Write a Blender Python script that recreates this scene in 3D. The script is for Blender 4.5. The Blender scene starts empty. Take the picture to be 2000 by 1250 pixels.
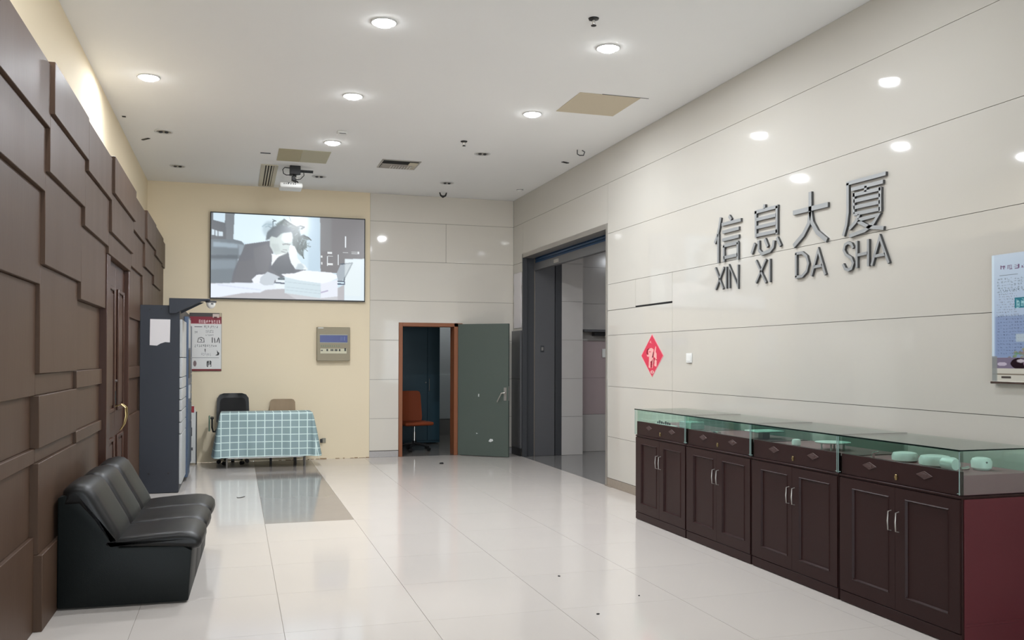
import bpy, bmesh, math, random
import numpy as np
from mathutils import Vector, Matrix
random.seed(4)
C = bpy.context.scene.collection
SC = bpy.context.scene
PI = math.pi

# ------------------------------------------------------------------ camera
YAW, PIT, ROLL, FPX, SY = 0.2995, 0.0113, 0.0026, 1751.0, 55.4
F = Vector((math.sin(YAW)*math.cos(PIT), math.cos(YAW)*math.cos(PIT), math.sin(PIT)))
R0 = Vector((math.cos(YAW), -math.sin(YAW), 0)); U0 = R0.cross(F)
Rv = R0*math.cos(ROLL)+U0*math.sin(ROLL); Uv = U0*math.cos(ROLL)-R0*math.sin(ROLL)
cd = bpy.data.cameras.new('camera'); cam = bpy.data.objects.new('camera', cd); C.objects.link(cam)
M = Matrix((Rv, Uv, -F)).transposed().to_4x4(); M.translation = Vector((0, 0, 1.5))
cam.matrix_world = M
cd.sensor_width = 36; cd.sensor_fit = 'HORIZONTAL'; cd.lens = FPX*36/2000; cd.shift_y = SY/2000
cd.clip_start = .05; cd.clip_end = 100
SC.camera = cam
# ------------------------------------------------------------------ world, light levels, exposure
w = bpy.data.worlds.new('daylight'); SC.world = w; w.use_nodes = True
w.node_tree.nodes['Background'].inputs[0].default_value = (.86, .92, 1, 1)
w.node_tree.nodes['Background'].inputs[1].default_value = 5.5
SC.view_settings.view_transform = 'Standard'; SC.view_settings.look = 'None'
SC.view_settings.exposure = 0.55; SC.view_settings.gamma = 1; SC.view_settings.use_curve_mapping = False
LAMP_W = 28.5            # a ceiling downlight at full strength
LAMP_COL = (.93, .97, 1.03)
pl = bpy.data.lights.new('window_portal', 'AREA'); pl.shape = 'RECTANGLE'; pl.size = 4.2; pl.size_y = 2.6
pl.cycles.is_portal = True
po = bpy.data.objects.new('window_portal', pl); C.objects.link(po); po.location = (1.5, -3.62, 1.5); po.rotation_euler = (PI/2, 0, 0)

XR, XL, YB, ZC, YF = 4.21, -1.195, 13.57, 4.0, -3.5

# ------------------------------------------------------------------ helpers
def bx(bm, x0, x1, y0, y1, z0, z1, bev=0, seg=1):
    vs = [bm.verts.new((x, y, z)) for x in (x0, x1) for y in (y0, y1) for z in (z0, z1)]
    fs = [bm.faces.new([vs[i] for i in q]) for q in ((0, 1, 3, 2), (4, 6, 7, 5), (0, 4, 5, 1), (2, 3, 7, 6), (0, 2, 6, 4), (1, 5, 7, 3))]
    if bev:
        es = list({e for f in fs for e in f.edges})
        bmesh.ops.bevel(bm, geom=es, offset=bev, segments=seg, affect='EDGES', profile=.5, clamp_overlap=True)
def prism(bm, pts, ax, a0, a1, bev=0, seg=1):
    """pts 2-D polygon; ax 'X': pts are (y,z); 'Y': (x,z); 'Z': (x,y)"""
    def P(p, a): return {'X': (a, p[0], p[1]), 'Y': (p[0], a, p[1]), 'Z': (p[0], p[1], a)}[ax]
    A = [bm.verts.new(P(p, a0)) for p in pts]; B = [bm.verts.new(P(p, a1)) for p in pts]
    n = len(pts); fs = [bm.faces.new(A), bm.faces.new(B[::-1])]
    for i in range(n): fs.append(bm.faces.new((A[i], B[i], B[(i+1) % n], A[(i+1) % n])))
    bmesh.ops.recalc_face_normals(bm, faces=fs)
    if bev:
        es = list({e for f in fs for e in f.edges})
        bmesh.ops.bevel(bm, geom=es, offset=bev, segments=seg, affect='EDGES', profile=.5, clamp_overlap=True)
def tube(bm, pts, r, n=8, cap=True):
    pts = [Vector(p) for p in pts]; rs = r if isinstance(r, (list, tuple)) else [r]*len(pts)
    rings = []; up = None
    for i, p in enumerate(pts):
        t = (pts[min(i+1, len(pts)-1)]-pts[max(i-1, 0)]).normalized()
        if up is None:
            up = Vector((0, 0, 1)) if abs(t.z) < .9 else Vector((1, 0, 0))
        a = t.cross(up).normalized(); up = a.cross(t).normalized()
        rings.append([bm.verts.new(p+(a*math.cos(2*PI*k/n)+up*math.sin(2*PI*k/n))*rs[i]) for k in range(n)])
    for i in range(len(rings)-1):
        for k in range(n): bm.faces.new((rings[i][k], rings[i][(k+1) % n], rings[i+1][(k+1) % n], rings[i+1][k]))
    if cap:
        bm.faces.new(rings[0][::-1]); bm.faces.new(rings[-1])
def lathe(bm, prof, cx, cy, n=24, cz=0):
    rings = []
    for r, z in prof:
        if r < 1e-5: rings.append([bm.verts.new((cx, cy, cz+z))])
        else: rings.append([bm.verts.new((cx+r*math.cos(2*PI*k/n), cy+r*math.sin(2*PI*k/n), cz+z)) for k in range(n)])
    for a, b in zip(rings, rings[1:]):
        for k in range(n):
            l = (k+1) % n
            if len(a) == 1 and len(b) == 1: continue
            if len(a) == 1: bm.faces.new((a[0], b[l], b[k]))
            elif len(b) == 1: bm.faces.new((a[k], a[l], b[0]))
            else: bm.faces.new((a[k], a[l], b[l], b[k]))
def origin(o):
    v = Vector((0, 0, 0))
    while o: v += o.location; o = o.parent
    return v
def ob(name, bm, m, parent=None, local=False, smooth=True, ang=38, label=None, kind=None):
    if parent is not None and not local: bmesh.ops.translate(bm, verts=bm.verts, vec=-origin(parent))
    bmesh.ops.recalc_face_normals(bm, faces=bm.faces)
    if smooth:
        for f in bm.faces: f.smooth = True
        for e in bm.edges:
            if len(e.link_faces) != 2 or e.calc_face_angle(0) > math.radians(ang): e.smooth = False
    me = bpy.data.meshes.new(name); bm.to_mesh(me); bm.free()
    for x in (m if isinstance(m, (list, tuple)) else [m]): me.materials.append(x)
    o = bpy.data.objects.new(name, me); C.objects.link(o)
    if parent is not None: o.parent = parent
    if label: o['label'] = label
    if kind: o['kind'] = kind
    return o
def box(name, m, x0, x1, y0, y1, z0, z1, parent=None, bev=0, seg=1, **k):
    bm = bmesh.new(); bx(bm, x0, x1, y0, y1, z0, z1, bev, seg); return ob(name, bm, m, parent, **k)
def thing(name, label, cat, loc=(0, 0, 0), rz=0, group=None):
    o = bpy.data.objects.new(name, None); C.objects.link(o); o.empty_display_size = .1
    o.location = loc; o.rotation_euler = (0, 0, rz); o['label'] = label; o['category'] = cat
    if group: o['group'] = group
    return o
def tag(o, label, cat, group=None):
    o['label'] = label; o['category'] = cat
    if group: o['group'] = group
    return o
def dup(root, loc, rz=None, label=None, group=None):
    r = root.copy(); C.objects.link(r); r.location = loc
    if rz is not None: r.rotation_euler = (0, 0, rz)
    if label: r['label'] = label
    if group: r['group'] = group
    for ch in list(root.children):
        c = ch.copy(); C.objects.link(c); c.parent = r
        for g in ch.children:
            d = g.copy(); C.objects.link(d); d.parent = c
    return r
def structure(name, parent=None):
    o = bpy.data.objects.new(name, None); C.objects.link(o); o['kind'] = 'structure'; o.empty_display_size = .1
    return o

# ------------------------------------------------------------------ materials
def srgb(r, g, b):
    f = lambda c: (c/255/12.92) if c/255 <= .04045 else ((c/255+.055)/1.055)**2.4
    return (f(r), f(g), f(b), 1)
def mat(name, col, rough=.5, metal=0, spec=.5, var=0, vscale=6, bump=0, bscale=60, stretch=(1, 1, 1), coat=0, rvar=0):
    m = bpy.data.materials.new(name); m.use_nodes = True; nt = m.node_tree; b = nt.nodes['Principled BSDF']
    c = srgb(*col); b.inputs['Base Color'].default_value = c; b.inputs['Roughness'].default_value = rough
    b.inputs['Metallic'].default_value = metal; b.inputs['Specular IOR Level'].default_value = spec
    if coat: b.inputs['Coat Weight'].default_value = coat; b.inputs['Coat Roughness'].default_value = .06
    if var or bump or rvar:
        tc = nt.nodes.new('ShaderNodeTexCoord'); mp = nt.nodes.new('ShaderNodeMapping'); mp.inputs['Scale'].default_value = stretch
        nt.links.new(tc.outputs['Object'], mp.inputs[0])
    if var:
        n = nt.nodes.new('ShaderNodeTexNoise'); n.inputs['Scale'].default_value = vscale; n.inputs['Detail'].default_value = 6
        nt.links.new(mp.outputs[0], n.inputs['Vector'])
        mx = nt.nodes.new('ShaderNodeMix'); mx.data_type = 'RGBA'
        mx.inputs[6].default_value = tuple(x*(1-var) for x in c[:3])+(1,); mx.inputs[7].default_value = tuple(min(1, x*(1+var)) for x in c[:3])+(1,)
        nt.links.new(n.outputs['Fac'], mx.inputs[0]); nt.links.new(mx.outputs[2], b.inputs['Base Color'])
    if rvar:
        n3 = nt.nodes.new('ShaderNodeTexNoise'); n3.inputs['Scale'].default_value = 3; nt.links.new(mp.outputs[0], n3.inputs['Vector'])
        mr = nt.nodes.new('ShaderNodeMapRange'); mr.inputs[3].default_value = rough; mr.inputs[4].default_value = rough+rvar
        nt.links.new(n3.outputs['Fac'], mr.inputs[0]); nt.links.new(mr.outputs[0], b.inputs['Roughness'])
    if bump:
        n2 = nt.nodes.new('ShaderNodeTexNoise'); n2.inputs['Scale'].default_value = bscale; n2.inputs['Detail'].default_value = 4
        nt.links.new(mp.outputs[0], n2.inputs['Vector'])
        bp = nt.nodes.new('ShaderNodeBump'); bp.inputs['Strength'].default_value = bump; bp.inputs['Distance'].default_value = .002
        nt.links.new(n2.outputs['Fac'], bp.inputs['Height']); nt.links.new(bp.outputs[0], b.inputs['Normal'])
    return m
def emis(name, col, s):
    m = bpy.data.materials.new(name); m.use_nodes = True; b = m.node_tree.nodes['Principled BSDF']
    b.inputs['Base Color'].default_value = (.8, .8, .8, 1); b.inputs['Emission Color'].default_value = (*col, 1); b.inputs['Emission Strength'].default_value = s
    return m
def glassm(name, tint, ior=1.5):
    m = bpy.data.materials.new(name); m.use_nodes = True; nt = m.node_tree; nt.nodes.clear()
    o = nt.nodes.new('ShaderNodeOutputMaterial'); mx = nt.nodes.new('ShaderNodeMixShader'); fr = nt.nodes.new('ShaderNodeFresnel')
    t = nt.nodes.new('ShaderNodeBsdfTransparent'); g = nt.nodes.new('ShaderNodeBsdfGlossy')
    ge = nt.nodes.new('ShaderNodeNewGeometry'); mi = nt.nodes.new('ShaderNodeMapRange'); mi.inputs[3].default_value = ior; mi.inputs[4].default_value = 1/ior
    nt.links.new(ge.outputs['Backfacing'], mi.inputs[0]); nt.links.new(mi.outputs[0], fr.inputs[0])
    t.inputs[0].default_value = (*tint, 1); g.inputs['Roughness'].default_value = .02
    nt.links.new(fr.outputs[0], mx.inputs[0]); nt.links.new(t.outputs[0], mx.inputs[1]); nt.links.new(g.outputs[0], mx.inputs[2]); nt.links.new(mx.outputs[0], o.inputs[0])
    return m
def attrm(name, emit=0, rough=.4, spec=.5):
    m = bpy.data.materials.new(name); m.use_nodes = True; nt = m.node_tree; b = nt.nodes['Principled BSDF']
    a = nt.nodes.new('ShaderNodeAttribute'); a.attribute_name = 'Col'
    b.inputs['Roughness'].default_value = rough; b.inputs['Specular IOR Level'].default_value = spec
    if emit:
        b.inputs['Base Color'].default_value = (.02, .02, .02, 1); b.inputs['Emission Strength'].default_value = emit
        nt.links.new(a.outputs['Color'], b.inputs['Emission Color'])
    else: nt.links.new(a.outputs['Color'], b.inputs['Base Color'])
    return m

m_ceil = mat('ceiling_paint', (244, 244, 242), .9, spec=.2, var=.02, vscale=.7)
m_cream = mat('cream_plaster', (237, 222, 193), .75, spec=.25, var=.025, vscale=1.3, bump=.1, bscale=90)
m_stone = mat('wall_tile', (201, 197, 188), .04, spec=.5, var=.02, vscale=1.2)
m_stone_back = mat('wall_tile_beige', (220, 214, 203), .05, spec=.5, var=.03, vscale=1.2)
m_joint = mat('joint_dark', (120, 112, 102), .9)
m_floor = mat('floor_tile', (210, 203, 196), .07, spec=.55, var=.02, vscale=1.4, rvar=.05)
m_floorj = mat('floor_joint', (150, 140, 128), .8)
m_grey = mat('grey_floor_tile', (148, 140, 134), .07, spec=.55, var=.05, vscale=5, rvar=.05)
m_corf = mat('corridor_floor_tile', (126, 124, 122), .08, spec=.5, var=.04, vscale=5)
m_skirt = mat('brown_stone_skirting', (150, 138, 124), .25, var=.12, vscale=25)
m_skirtg = mat('grey_stone_skirting', (176, 172, 170), .25, var=.12, vscale=60)
m_wood = mat('brown_wall_wood', (80, 61, 48), .42, spec=.25, var=.07, vscale=9, stretch=(1, 1, .12), bump=.25, bscale=70, rvar=.08)
m_woodd = mat('door_wood', (68, 43, 32), .38, spec=.3, var=.12, vscale=10, stretch=(1, 1, .1), bump=.15)
m_frame = mat('orange_wood_frame', (142, 86, 54), .4, var=.1, vscale=9, stretch=(1, 1, .12))
m_leaf = mat('grey_green_paint', (82, 92, 85), .5, var=.05, vscale=2)
m_steel = mat('grey_steel', (98, 98, 100), .42, metal=.3, var=.05, vscale=2)
m_steeld = mat('dark_steel', (70, 71, 74), .4, metal=.3)
m_alu = mat('aluminium', (176, 172, 166), .35, metal=.7)
m_black = mat('black_plastic', (24, 24, 25), .4)
m_dark = mat('dark_void', (14, 14, 14), .9)
m_leather = mat('black_leather', (17, 17, 17), .34, spec=.38, bump=.3, bscale=260, rvar=.12)
m_leatherb = mat('black_vinyl_base', (13, 19, 19), .5, spec=.25, bump=.25, bscale=260)
m_locker = mat('slate_blue_steel', (39, 43, 52), .45, var=.03, vscale=2)
m_lockg = mat('light_grey_steel', (182, 184, 184), .4)
m_lockb = mat('blue_grey_steel', (72, 88, 112), .4)
m_white = mat('white_plastic', (232, 232, 228), .4)
m_paper = mat('white_paper', (222, 218, 218), .8)
m_mahog = mat('dark_mahogany', (46, 26, 25), .36, spec=.2, var=.13, vscale=8, stretch=(1, 1, .15), rvar=.08)
m_mahogs = mat('red_mahogany_side', (90, 38, 44), .36, spec=.3, var=.1, vscale=3)
m_orn = mat('ornament_brown', (74, 54, 52), .4, bump=.4, bscale=120)
m_brass = mat('brass', (176, 156, 110), .3, metal=1)
m_chrome = mat('chrome', (205, 203, 200), .2, metal=1)
m_sign = mat('brushed_sign_metal', (152, 154, 154), .45, metal=.25)
m_signs = mat('sign_return_dark', (92, 93, 94), .4, metal=.6)
m_glass = glassm('green_glass', (.88, .965, .935))
m_glasst = glassm('top_glass', (.88, .96, .93))
m_glassn = glassm('clear_glass', (.95, .97, .97))
m_gedge = mat('glass_edge', (10, 28, 26), .2, spec=.2)
m_porc = mat('pale_porcelain', (222, 232, 226), .3)
m_teal = mat('teal_cabinet', (22, 62, 76), .45)
m_orange = mat('orange_fabric', (140, 62, 24), .7, bump=.3, bscale=300)
m_mesh = mat('black_mesh', (30, 29, 29), .8, bump=.5, bscale=400)
m_brown = mat('brown_board', (158, 136, 108), .6, var=.14, vscale=12, stretch=(1, 1, .15))
m_offw = mat('office_wall', (190, 194, 192), .7)
m_pink = mat('corridor_tile_pinkish', (176, 160, 160), .3, var=.03)
m_cort = mat('corridor_tile_grey', (188, 184, 180), .18, var=.03)
m_blue = mat('blue_shutter', (26, 66, 104), .45)
m_panelb = mat('panel_olive', (152, 142, 118), .5)
m_hatch = mat('beige_hatch', (206, 194, 170), .8)
m_hatch2 = mat('olive_hatch', (182, 174, 144), .8)
m_vent = mat('vent_cream', (206, 198, 176), .6)
m_ventd = mat('vent_dark', (46, 36, 26), .8)
m_trimw = mat('trim_white', (214, 214, 212), .5)
m_green = mat('green_cloth', (116, 138, 118), .8, var=.25, vscale=30)
m_red = mat('red_print', (168, 52, 58), .5)
m_lamp = emis('lamp_glow', (.95, .98, 1), 28)
m_lcd = mat('lcd_blue', (62, 72, 132), .25)
m_attr = attrm('printed_paper', rough=.5)
m_attrg = attrm('printed_gloss', rough=.12)
m_screen = attrm('screen_picture', emit=.70, rough=.2)

# ------------------------------------------------------------------ floor
floor = box('floor', m_floorj, XL-.1, XR, YF, YB, -.12, -.004); floor['kind'] = 'structure'
TX, TY = .8007, .8377
xs = [XL]+[.2646+TX*k for k in range(-1, 5)]+[XR]
ys = [YF]+[8.406+TY*k for k in range(-14, 7) if YF+.05 < 8.406+TY*k < YB-.05]+[YB]
cache = {}
for i in range(len(xs)-1):
    for j in range(len(ys)-1):
        x0, x1, y0, y1 = xs[i]+.0013, xs[i+1]-.0013, ys[j]+.0008, ys[j+1]-.0008
        grey = (abs(xs[i]-.2646) < .01 and y0 > 8.39)
        key = (round(x1-x0, 3), round(y1-y0, 3), grey)
        if key not in cache:
            bm = bmesh.new(); a, b = (x1-x0)/2, (y1-y0)/2; bx(bm, -a, a, -b, b, -.012, 0)
            cache[key] = ob('floor_tile', bm, m_grey if grey else m_floor, floor, local=True, smooth=False)
            o = cache[key]
        else:
            o = cache[key].copy(); C.objects.link(o)
        o.location = ((x0+x1)/2, (y0+y1)/2, 0)
box('corridor_floor', m_corf, XR, 9.0, 9.2, 14.2, -.12, -.001, floor)
box('office_floor', mat('office_floor_tile', (120, 116, 110), .2), 1.4, 4.9, YB, 17.4, -.12, -.001, floor)

# ------------------------------------------------------------------ ceiling
ceiling = box('ceiling', m_ceil, XL-.1, XR+.1, YF-.1, YB+.1, ZC, ZC+.15); ceiling['kind'] = 'structure'

# ------------------------------------------------------------------ walls
wl = box('wall_left', m_cream, XL-.12, XL, YF-.1, YB+.1, 0, ZC); wl['kind'] = 'structure'
# stepped timber cladding: every column of boards has its own ladder of depths
def dx(L): return -1.0+.022*(L-1)
cols = [
 (-3.5, -1.77, [(3.11, 2.8, 3), (2.8, 2.4, 2), (2.4, 1.9, 1), (1.9, 1.29, 0), (1.29, 1.0, -1), (1.0, .52, 0), (.52, 0, 1)]),
 (-1.77, .6, [(3.11, 2.76, 2), (2.76, 2.41, 1), (2.41, 1.9, 0), (1.9, 1.29, -1), (1.29, 1.0, -2), (1.0, .52, -1), (.52, 0, 0)]),
 (.6, 3.03, [(3.11, 2.8, 3), (2.8, 2.4, 2), (2.4, 1.9, 1), (1.9, 1.29, 0), (1.29, 1.0, -1), (1.0, .52, 0), (.52, 0, 1)]),
 (3.03, 5.45, [(3.11, 2.76, 2), (2.76, 2.41, 1), (2.41, 1.90, 0), (1.90, 1.29, -1), (1.29, 1.0, -2), (1.0, .92, -1), (.92, .52, -2), (.52, 0, -1)]),
 (5.45, 6.66, [(3.13, 2.84, 3), (2.84, 2.52, 2), (2.52, 2.01, 1), (2.01, 1.41, 0), (1.41, 1.29, -1), (1.29, 1.0, 0), (1.0, .92, -1), (.92, .42, 0), (.42, 0, 1)]),
 (6.66, 7.86, [(3.11, 2.77, 3), (2.77, 2.395, 2), (2.395, 1.895, 1), (1.895, 1.41, -1), (1.41, 1.29, 0), (1.29, 1.0, -1), (1.0, .92, 0), (.92, 0, -1)]),
 (7.86, 9.48, [(3.13, 2.83, 4), (2.83, 2.515, 3), (2.515, 2.34, 2)]),
 (9.48, 10.65, [(3.11, 2.76, 3), (2.76, 2.40, 2), (2.40, 1.9, 1), (1.9, 1.41, 0), (1.41, 1.29, 1), (1.29, .92, 0), (.92, 0, 1)]),
 (10.65, 11.8, [(3.13, 2.815, 4), (2.815, 2.507, 3), (2.507, 1.9, 2), (1.9, 0, 1)]),
 (11.8, 12.95, [(3.11, 2.76, 4), (2.76, 2.40, 3), (2.40, 1.9, 2), (1.9, 0, 1)]),
 (12.95, YB, [(3.11, 2.76, 3), (2.76, 0, 2)]),
]
for y0, y1, rows in cols:
    for z1, z0, L in rows:
        box('wood_panel', m_wood, XL, dx(L), y0+.001, y1-.001, z0, z1-.001, wl, bev=.003)

# the double door in the timber wall
d2 = structure('door_2')
DX = dx(1)
bm = bmesh.new()
bx(bm, XL, DX+.012, 7.862, 8.06, 0, 2.338, .004); bx(bm, XL, DX+.012, 9.40, 9.478, 0, 2.338, .004); ob('door_frame', bm, m_woodd, d2)
for (a, b) in ((8.062, 8.728), (8.732, 9.398)):
    leaf = box('door_leaf', m_woodd, XL, DX-.03, a, b, .01, 2.336, d2, bev=.003)
    for (p, q, u, v) in ((a+.10, b-.12, 1.02, 2.12), (a+.10, b-.12, .16, .80)):
        bm = bmesh.new(); X = DX-.03
        for (c0, c1, e0, e1) in ((p, p+.035, u, v), (q-.035, q, u, v), (p+.035, q-.035, u, u+.035), (p+.035, q-.035, v-.035, v)):
            bx(bm, X, X+.018, c0, c1, e0, e1, .006)
        bx(bm, X, X+.007, p+.06, q-.06, u+.06, v-.06, .004)
        ob('door_moulding', bm, m_woodd, leaf)
for s, yy in ((-1, 8.68), (1, 8.78)):
    bm = bmesh.new()
    pts = [(DX-.03, yy, 1.06), (DX+.03, yy, 1.08), (DX+.065, yy+s*.005, 1.05), (DX+.07, yy+s*.012, .98), (DX+.05, yy+s*.008, .90), (DX+.02, yy, .85)]
    tube(bm, pts, [.005, .006, .007, .007, .006, .004], 8); ob('door_handle', bm, m_brass, d2)
box('lock_plate', m_black, DX-.03, DX-.024, 8.745, 8.785, 1.08, 1.2, d2)
for yy in (8.70, 8.80):
    bm = bmesh.new(); tube(bm, [(DX-.03, yy, 1.29), (DX-.015, yy, 1.29)], .012, 10); ob('door_knob', bm, m_chrome, d2)

ROWS = [0.1, .585, 1.177, 1.775, 2.376, 2.979, 3.579, ZC]
G = .0022
wr = structure('wall_right')
OX = (9.85, 13.03, 3.07)   # corridor opening y0,y1,top
bm = bmesh.new()
bx(bm, XR+.012, XR+.20, YF-.1, OX[0], 0, ZC); bx(bm, XR+.012, XR+.20, 13.09, YB+.3, 0, ZC); bx(bm, XR+.012, XR+.165, OX[0], 13.09, OX[2], ZC)
ob('wall_core', bm, m_joint, wr)
def rp(y0, y1, z0, z1): box('wall_tile', m_stone, XR, XR+.013, y0+G, y1-G, z0+G*.8, z1-G*.8, wr, smooth=False)
FY0, FY1, FZ = 9.80, 13.075, 3.105
for k in range(7):
    z0, z1 = ROWS[k], ROWS[k+1]
    if z0 < 2.3:
        for a, b in ((YF, -1.0), (-1.0, 3.4), (3.4, 8.158)): rp(a, b, z0, z1)
        if k == 3:
            rp(8.158, FY0, z0, 2.066) ; rp(8.158, 9.03, 2.083, z1); rp(9.03, FY0, 2.066+G, z1)
        else: rp(8.158, FY0, z0, z1)
        rp(FY1, YB, z0, z1)
    elif k == 5:
        for a, b in ((YF, -1.0), (-1.0, 3.4), (3.4, FY0)): rp(a, b, z0, z1)
        rp(FY0, FY1, FZ, z1); rp(FY1, YB, z0, z1)
    elif k == 4:
        for a, b in ((YF, -1.0), (-1.0, 3.4), (3.4, FY0)): rp(a, b, z0, z1)
        rp(FY1, YB, z0, z1)
    else:
        for a, b in ((YF, -1.0), (-1.0, 3.4), (3.4, YB)): rp(a, b, z0, z1)
box('joint_gap', m_dark, XR+.002, XR+.0125, 8.17, 9.03, 2.067, 2.082, wr)
bsr = structure('baseboard_right')
for a, b in ((YF, -1.0), (-1.0, 3.0), (3.0, 7.4), (7.4, FY0+.03), (FY1, YB)):
    box('skirting_slab', m_skirt, XR-.006, XR+.013, a+.001, b-.001, 0, .098, bsr, bev=.002)

# back wall
DO = (2.383, 3.379, 2.045)
wb = structure('wall_back')
bm = bmesh.new()
bx(bm, XL-.1, 1.94, YB, YB+.22, 0, ZC)
ob('plaster_wall', bm, m_cream, wb)
bm = bmesh.new()
bx(bm, 1.94, DO[0]+.02, YB+.012, YB+.22, 0, ZC); bx(bm, DO[1]-.02, XR+.3, YB+.012, YB+.22, 0, ZC); bx(bm, DO[0]+.02, DO[1]-.02, YB+.012, YB+.22, DO[2]-.02, ZC)
ob('wall_core', bm, m_joint, wb)
def bp(x0, x1, z0, z1): box('wall_tile', m_stone_back, x0+G, x1-G, YB, YB+.013, z0+G, z1-G, wb, smooth=False)
for k in range(7):
    z0, z1 = ROWS[k], ROWS[k+1]
    if z1 < DO[2]: bp(1.94, DO[0], z0, z1); bp(DO[1], XR, z0, z1)
    elif z0 < DO[2]:
        bm = bmesh.new(); prism(bm, [(1.94+G, z0+G), (DO[0]-G, z0+G), (DO[0]-G, DO[2]), (DO[1]+G, DO[2]), (DO[1]+G, z0+G), (XR-G, z0+G), (XR-G, z1-G), (1.94+G, z1-G)], 'Y', YB, YB+.013); ob('wall_tile', bm, m_stone_back, wb, smooth=False)
    elif k == 5: bp(1.94, 3.115, z0, z1); bp(3.115, XR, z0, z1)
    else: bp(1.94, XR, z0, z1)
bsb = structure('baseboard_back')
box('skirting_slab', m_skirtg, 1.94, DO[0]-.002, YB-.006, YB+.013, 0, .092, bsb, bev=.002)
box('skirting_slab', m_skirtg, DO[1]+.002, XR-.008, YB-.006, YB+.013, 0, .092, bsb, bev=.002)
# worn edge of plaster at the floor
bm = bmesh.new(); x = .62
while x < 1.93:
    l = random.uniform(.02, .10); h = random.uniform(.004, .014)
    if random.random() < .8: bx(bm, x, x+l, YB-.0015, YB+.001, 0, h)
    x += l+random.uniform(.003, .03)
ob('worn_plaster_edge', bm, mat('worn_edge', (150, 120, 84), .9, var=.3, vscale=40), bsb)
# unseen wall behind the camera; its glazed front is assumed, to admit daylight
wf = structure('wall_front')
bm = bmesh.new()
bx(bm, XL-.1, -.6, YF-.12, YF, 0, ZC); bx(bm, 3.6, XR+.1, YF-.12, YF, 0, ZC); bx(bm, -.6, 3.6, YF-.12, YF, 2.8, ZC); bx(bm, -.6, 3.6, YF-.12, YF, 0, .2)
ob('plaster_wall', bm, m_cream, wf)
wn = structure('window_1')
for x in (-.6, .45, 1.5, 2.55, 3.55): box('window_mullion', m_alu, x, x+.05, YF-.1, YF-.02, .2, 2.8, wn)
box('window_pane', m_glassn, -.56, 3.56, YF-.07, YF-.06, .21, 2.79, wn)

# ------------------------------------------------------------------ corridor beyond the right-hand opening
wc = structure('wall_corridor')
ZCC = 3.35
CY = 13.085
box('steel_panel', m_steeld, XR+.04, 4.396, CY, CY+.12, 0, FZ, wc, bev=.003)
box('panel_groove', m_dark, 4.396, 4.412, CY+.02, CY+.12, 0, FZ, wc)
box('steel_panel', m_steel, 4.412, 4.735, CY+.003, CY+.12, 0, ZCC, wc, bev=.003)
box('panel_groove', m_dark, 4.735, 4.745, CY+.02, CY+.12, 0, ZCC, wc)
box('steel_panel', m_steeld, 4.745, 4.85, CY, CY+.12, 0, ZCC, wc, bev=.003)
box('wall_core', m_joint, 4.85, 5.195, CY+.013, CY+.5, 0, ZCC, wc)
crow = [0.0, .6, 1.19, 1.79, 2.39, 2.98, ZCC]
for k in range(6):
    box('wall_tile', m_cort, 4.85, 5.20, CY, CY+.014, crow[k]+.002, crow[k+1]-.002, wc, smooth=False)
    box('wall_tile', m_cort, 5.186, 5.20, CY+.016, CY+.40, crow[k]+.002, crow[k+1]-.002, wc, smooth=False)
box('wall_core', m_joint, 5.2, 9.1, 13.513, 13.7, 0, ZCC, wc)
for k in range(6):
    mm = m_pink if k in (1, 2) else m_cort
    box('wall_tile', mm, 5.2, 6.6, 13.50, 13.514, crow[k]+.002, crow[k+1]-.002, wc, smooth=False)
    box('wall_tile', mm, 6.6, 9.0, 13.50, 13.514, crow[k]+.002, crow[k+1]-.002, wc, smooth=False)
bm = bmesh.new(); bx(bm, XR+.2, 9.1, 9.1, 14.2, ZCC, ZCC+.1); ob('corridor_ceiling', bm, m_ceil, wc)
bm = bmesh.new(); bx(bm, XR+.2, 9.1, 9.1, 9.2, 0, ZCC); bx(bm, 9.0, 9.1, 9.2, 14.2, 0, ZCC); ob('corridor_wall', bm, m_cort, wc)
# frame of the opening
tr = structure('trim_1')
bm = bmesh.new()
prism(bm, [(XR-.012, 9.80), (XR-.012, 9.836), (XR+.205, 9.855), (XR+.205, 9.845), (XR+.012, 9.825), (XR+.012, 9.80)], 'Z', 0, FZ)
ob('frame_jamb', bm, m_alu, tr)
box('frame_head', m_alu, XR-.012, XR+.165, 9.84, FY1, 3.04, FZ, tr, bev=.002)
box('frame_jamb', m_steeld, XR-.012, XR+.06, 13.045, FY1+.005, 0, FZ, tr, bev=.002)
box('threshold_strip', m_skirt, XR-.02, XR+.2, 9.66, 9.84, 0, .012, tr, bev=.003)
# rolled-up shutter
sh = thing('roller_shutter', 'blue roller shutter rolled up at the top of the wide opening', 'shutter', (4.41, 11.4, 2.85))
for k in range(6):
    z = 2.965+k*.04
    bm = bmesh.new(); prism(bm, [(4.405, z), (4.392, z+.02), (4.405, z+.04), (4.43, z+.04), (4.43, z)], 'Y', 9.86, 13.03); ob('shutter_slat', bm, m_blue, sh)
box('bottom_rail', m_steel, 4.38, 4.44, 9.86, 13.03, 2.845, 2.963, sh, bev=.006)
box('rail_label', m_alu, 4.377, 4.382, 11.95, 12.15, 2.875, 2.925, sh)
t = thing('door_plate', 'small square metal plate on the grey steel panel inside the opening', 'plate', (4.56, CY, 1.6))
box('plate', m_steeld, 4.50, 4.56, CY-.004, CY+.003, 1.60, 1.70, t, bev=.004); box('plate_centre', m_alu, 4.515, 4.545, CY-.006, CY-.004, 1.625, 1.675, t)
t = thing('wall_box', 'dark flat box fixed on the corridor wall beyond the opening', 'box', (5.75, 13.5, 1.86))
box('box_body', m_steel, 5.33, 6.2, 13.36, 13.498, 1.93, 1.97, t, bev=.003); box('box_screen', m_black, 5.52, 6.1, 13.38, 13.498, 1.87, 1.93, t, bev=.003)
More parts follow.
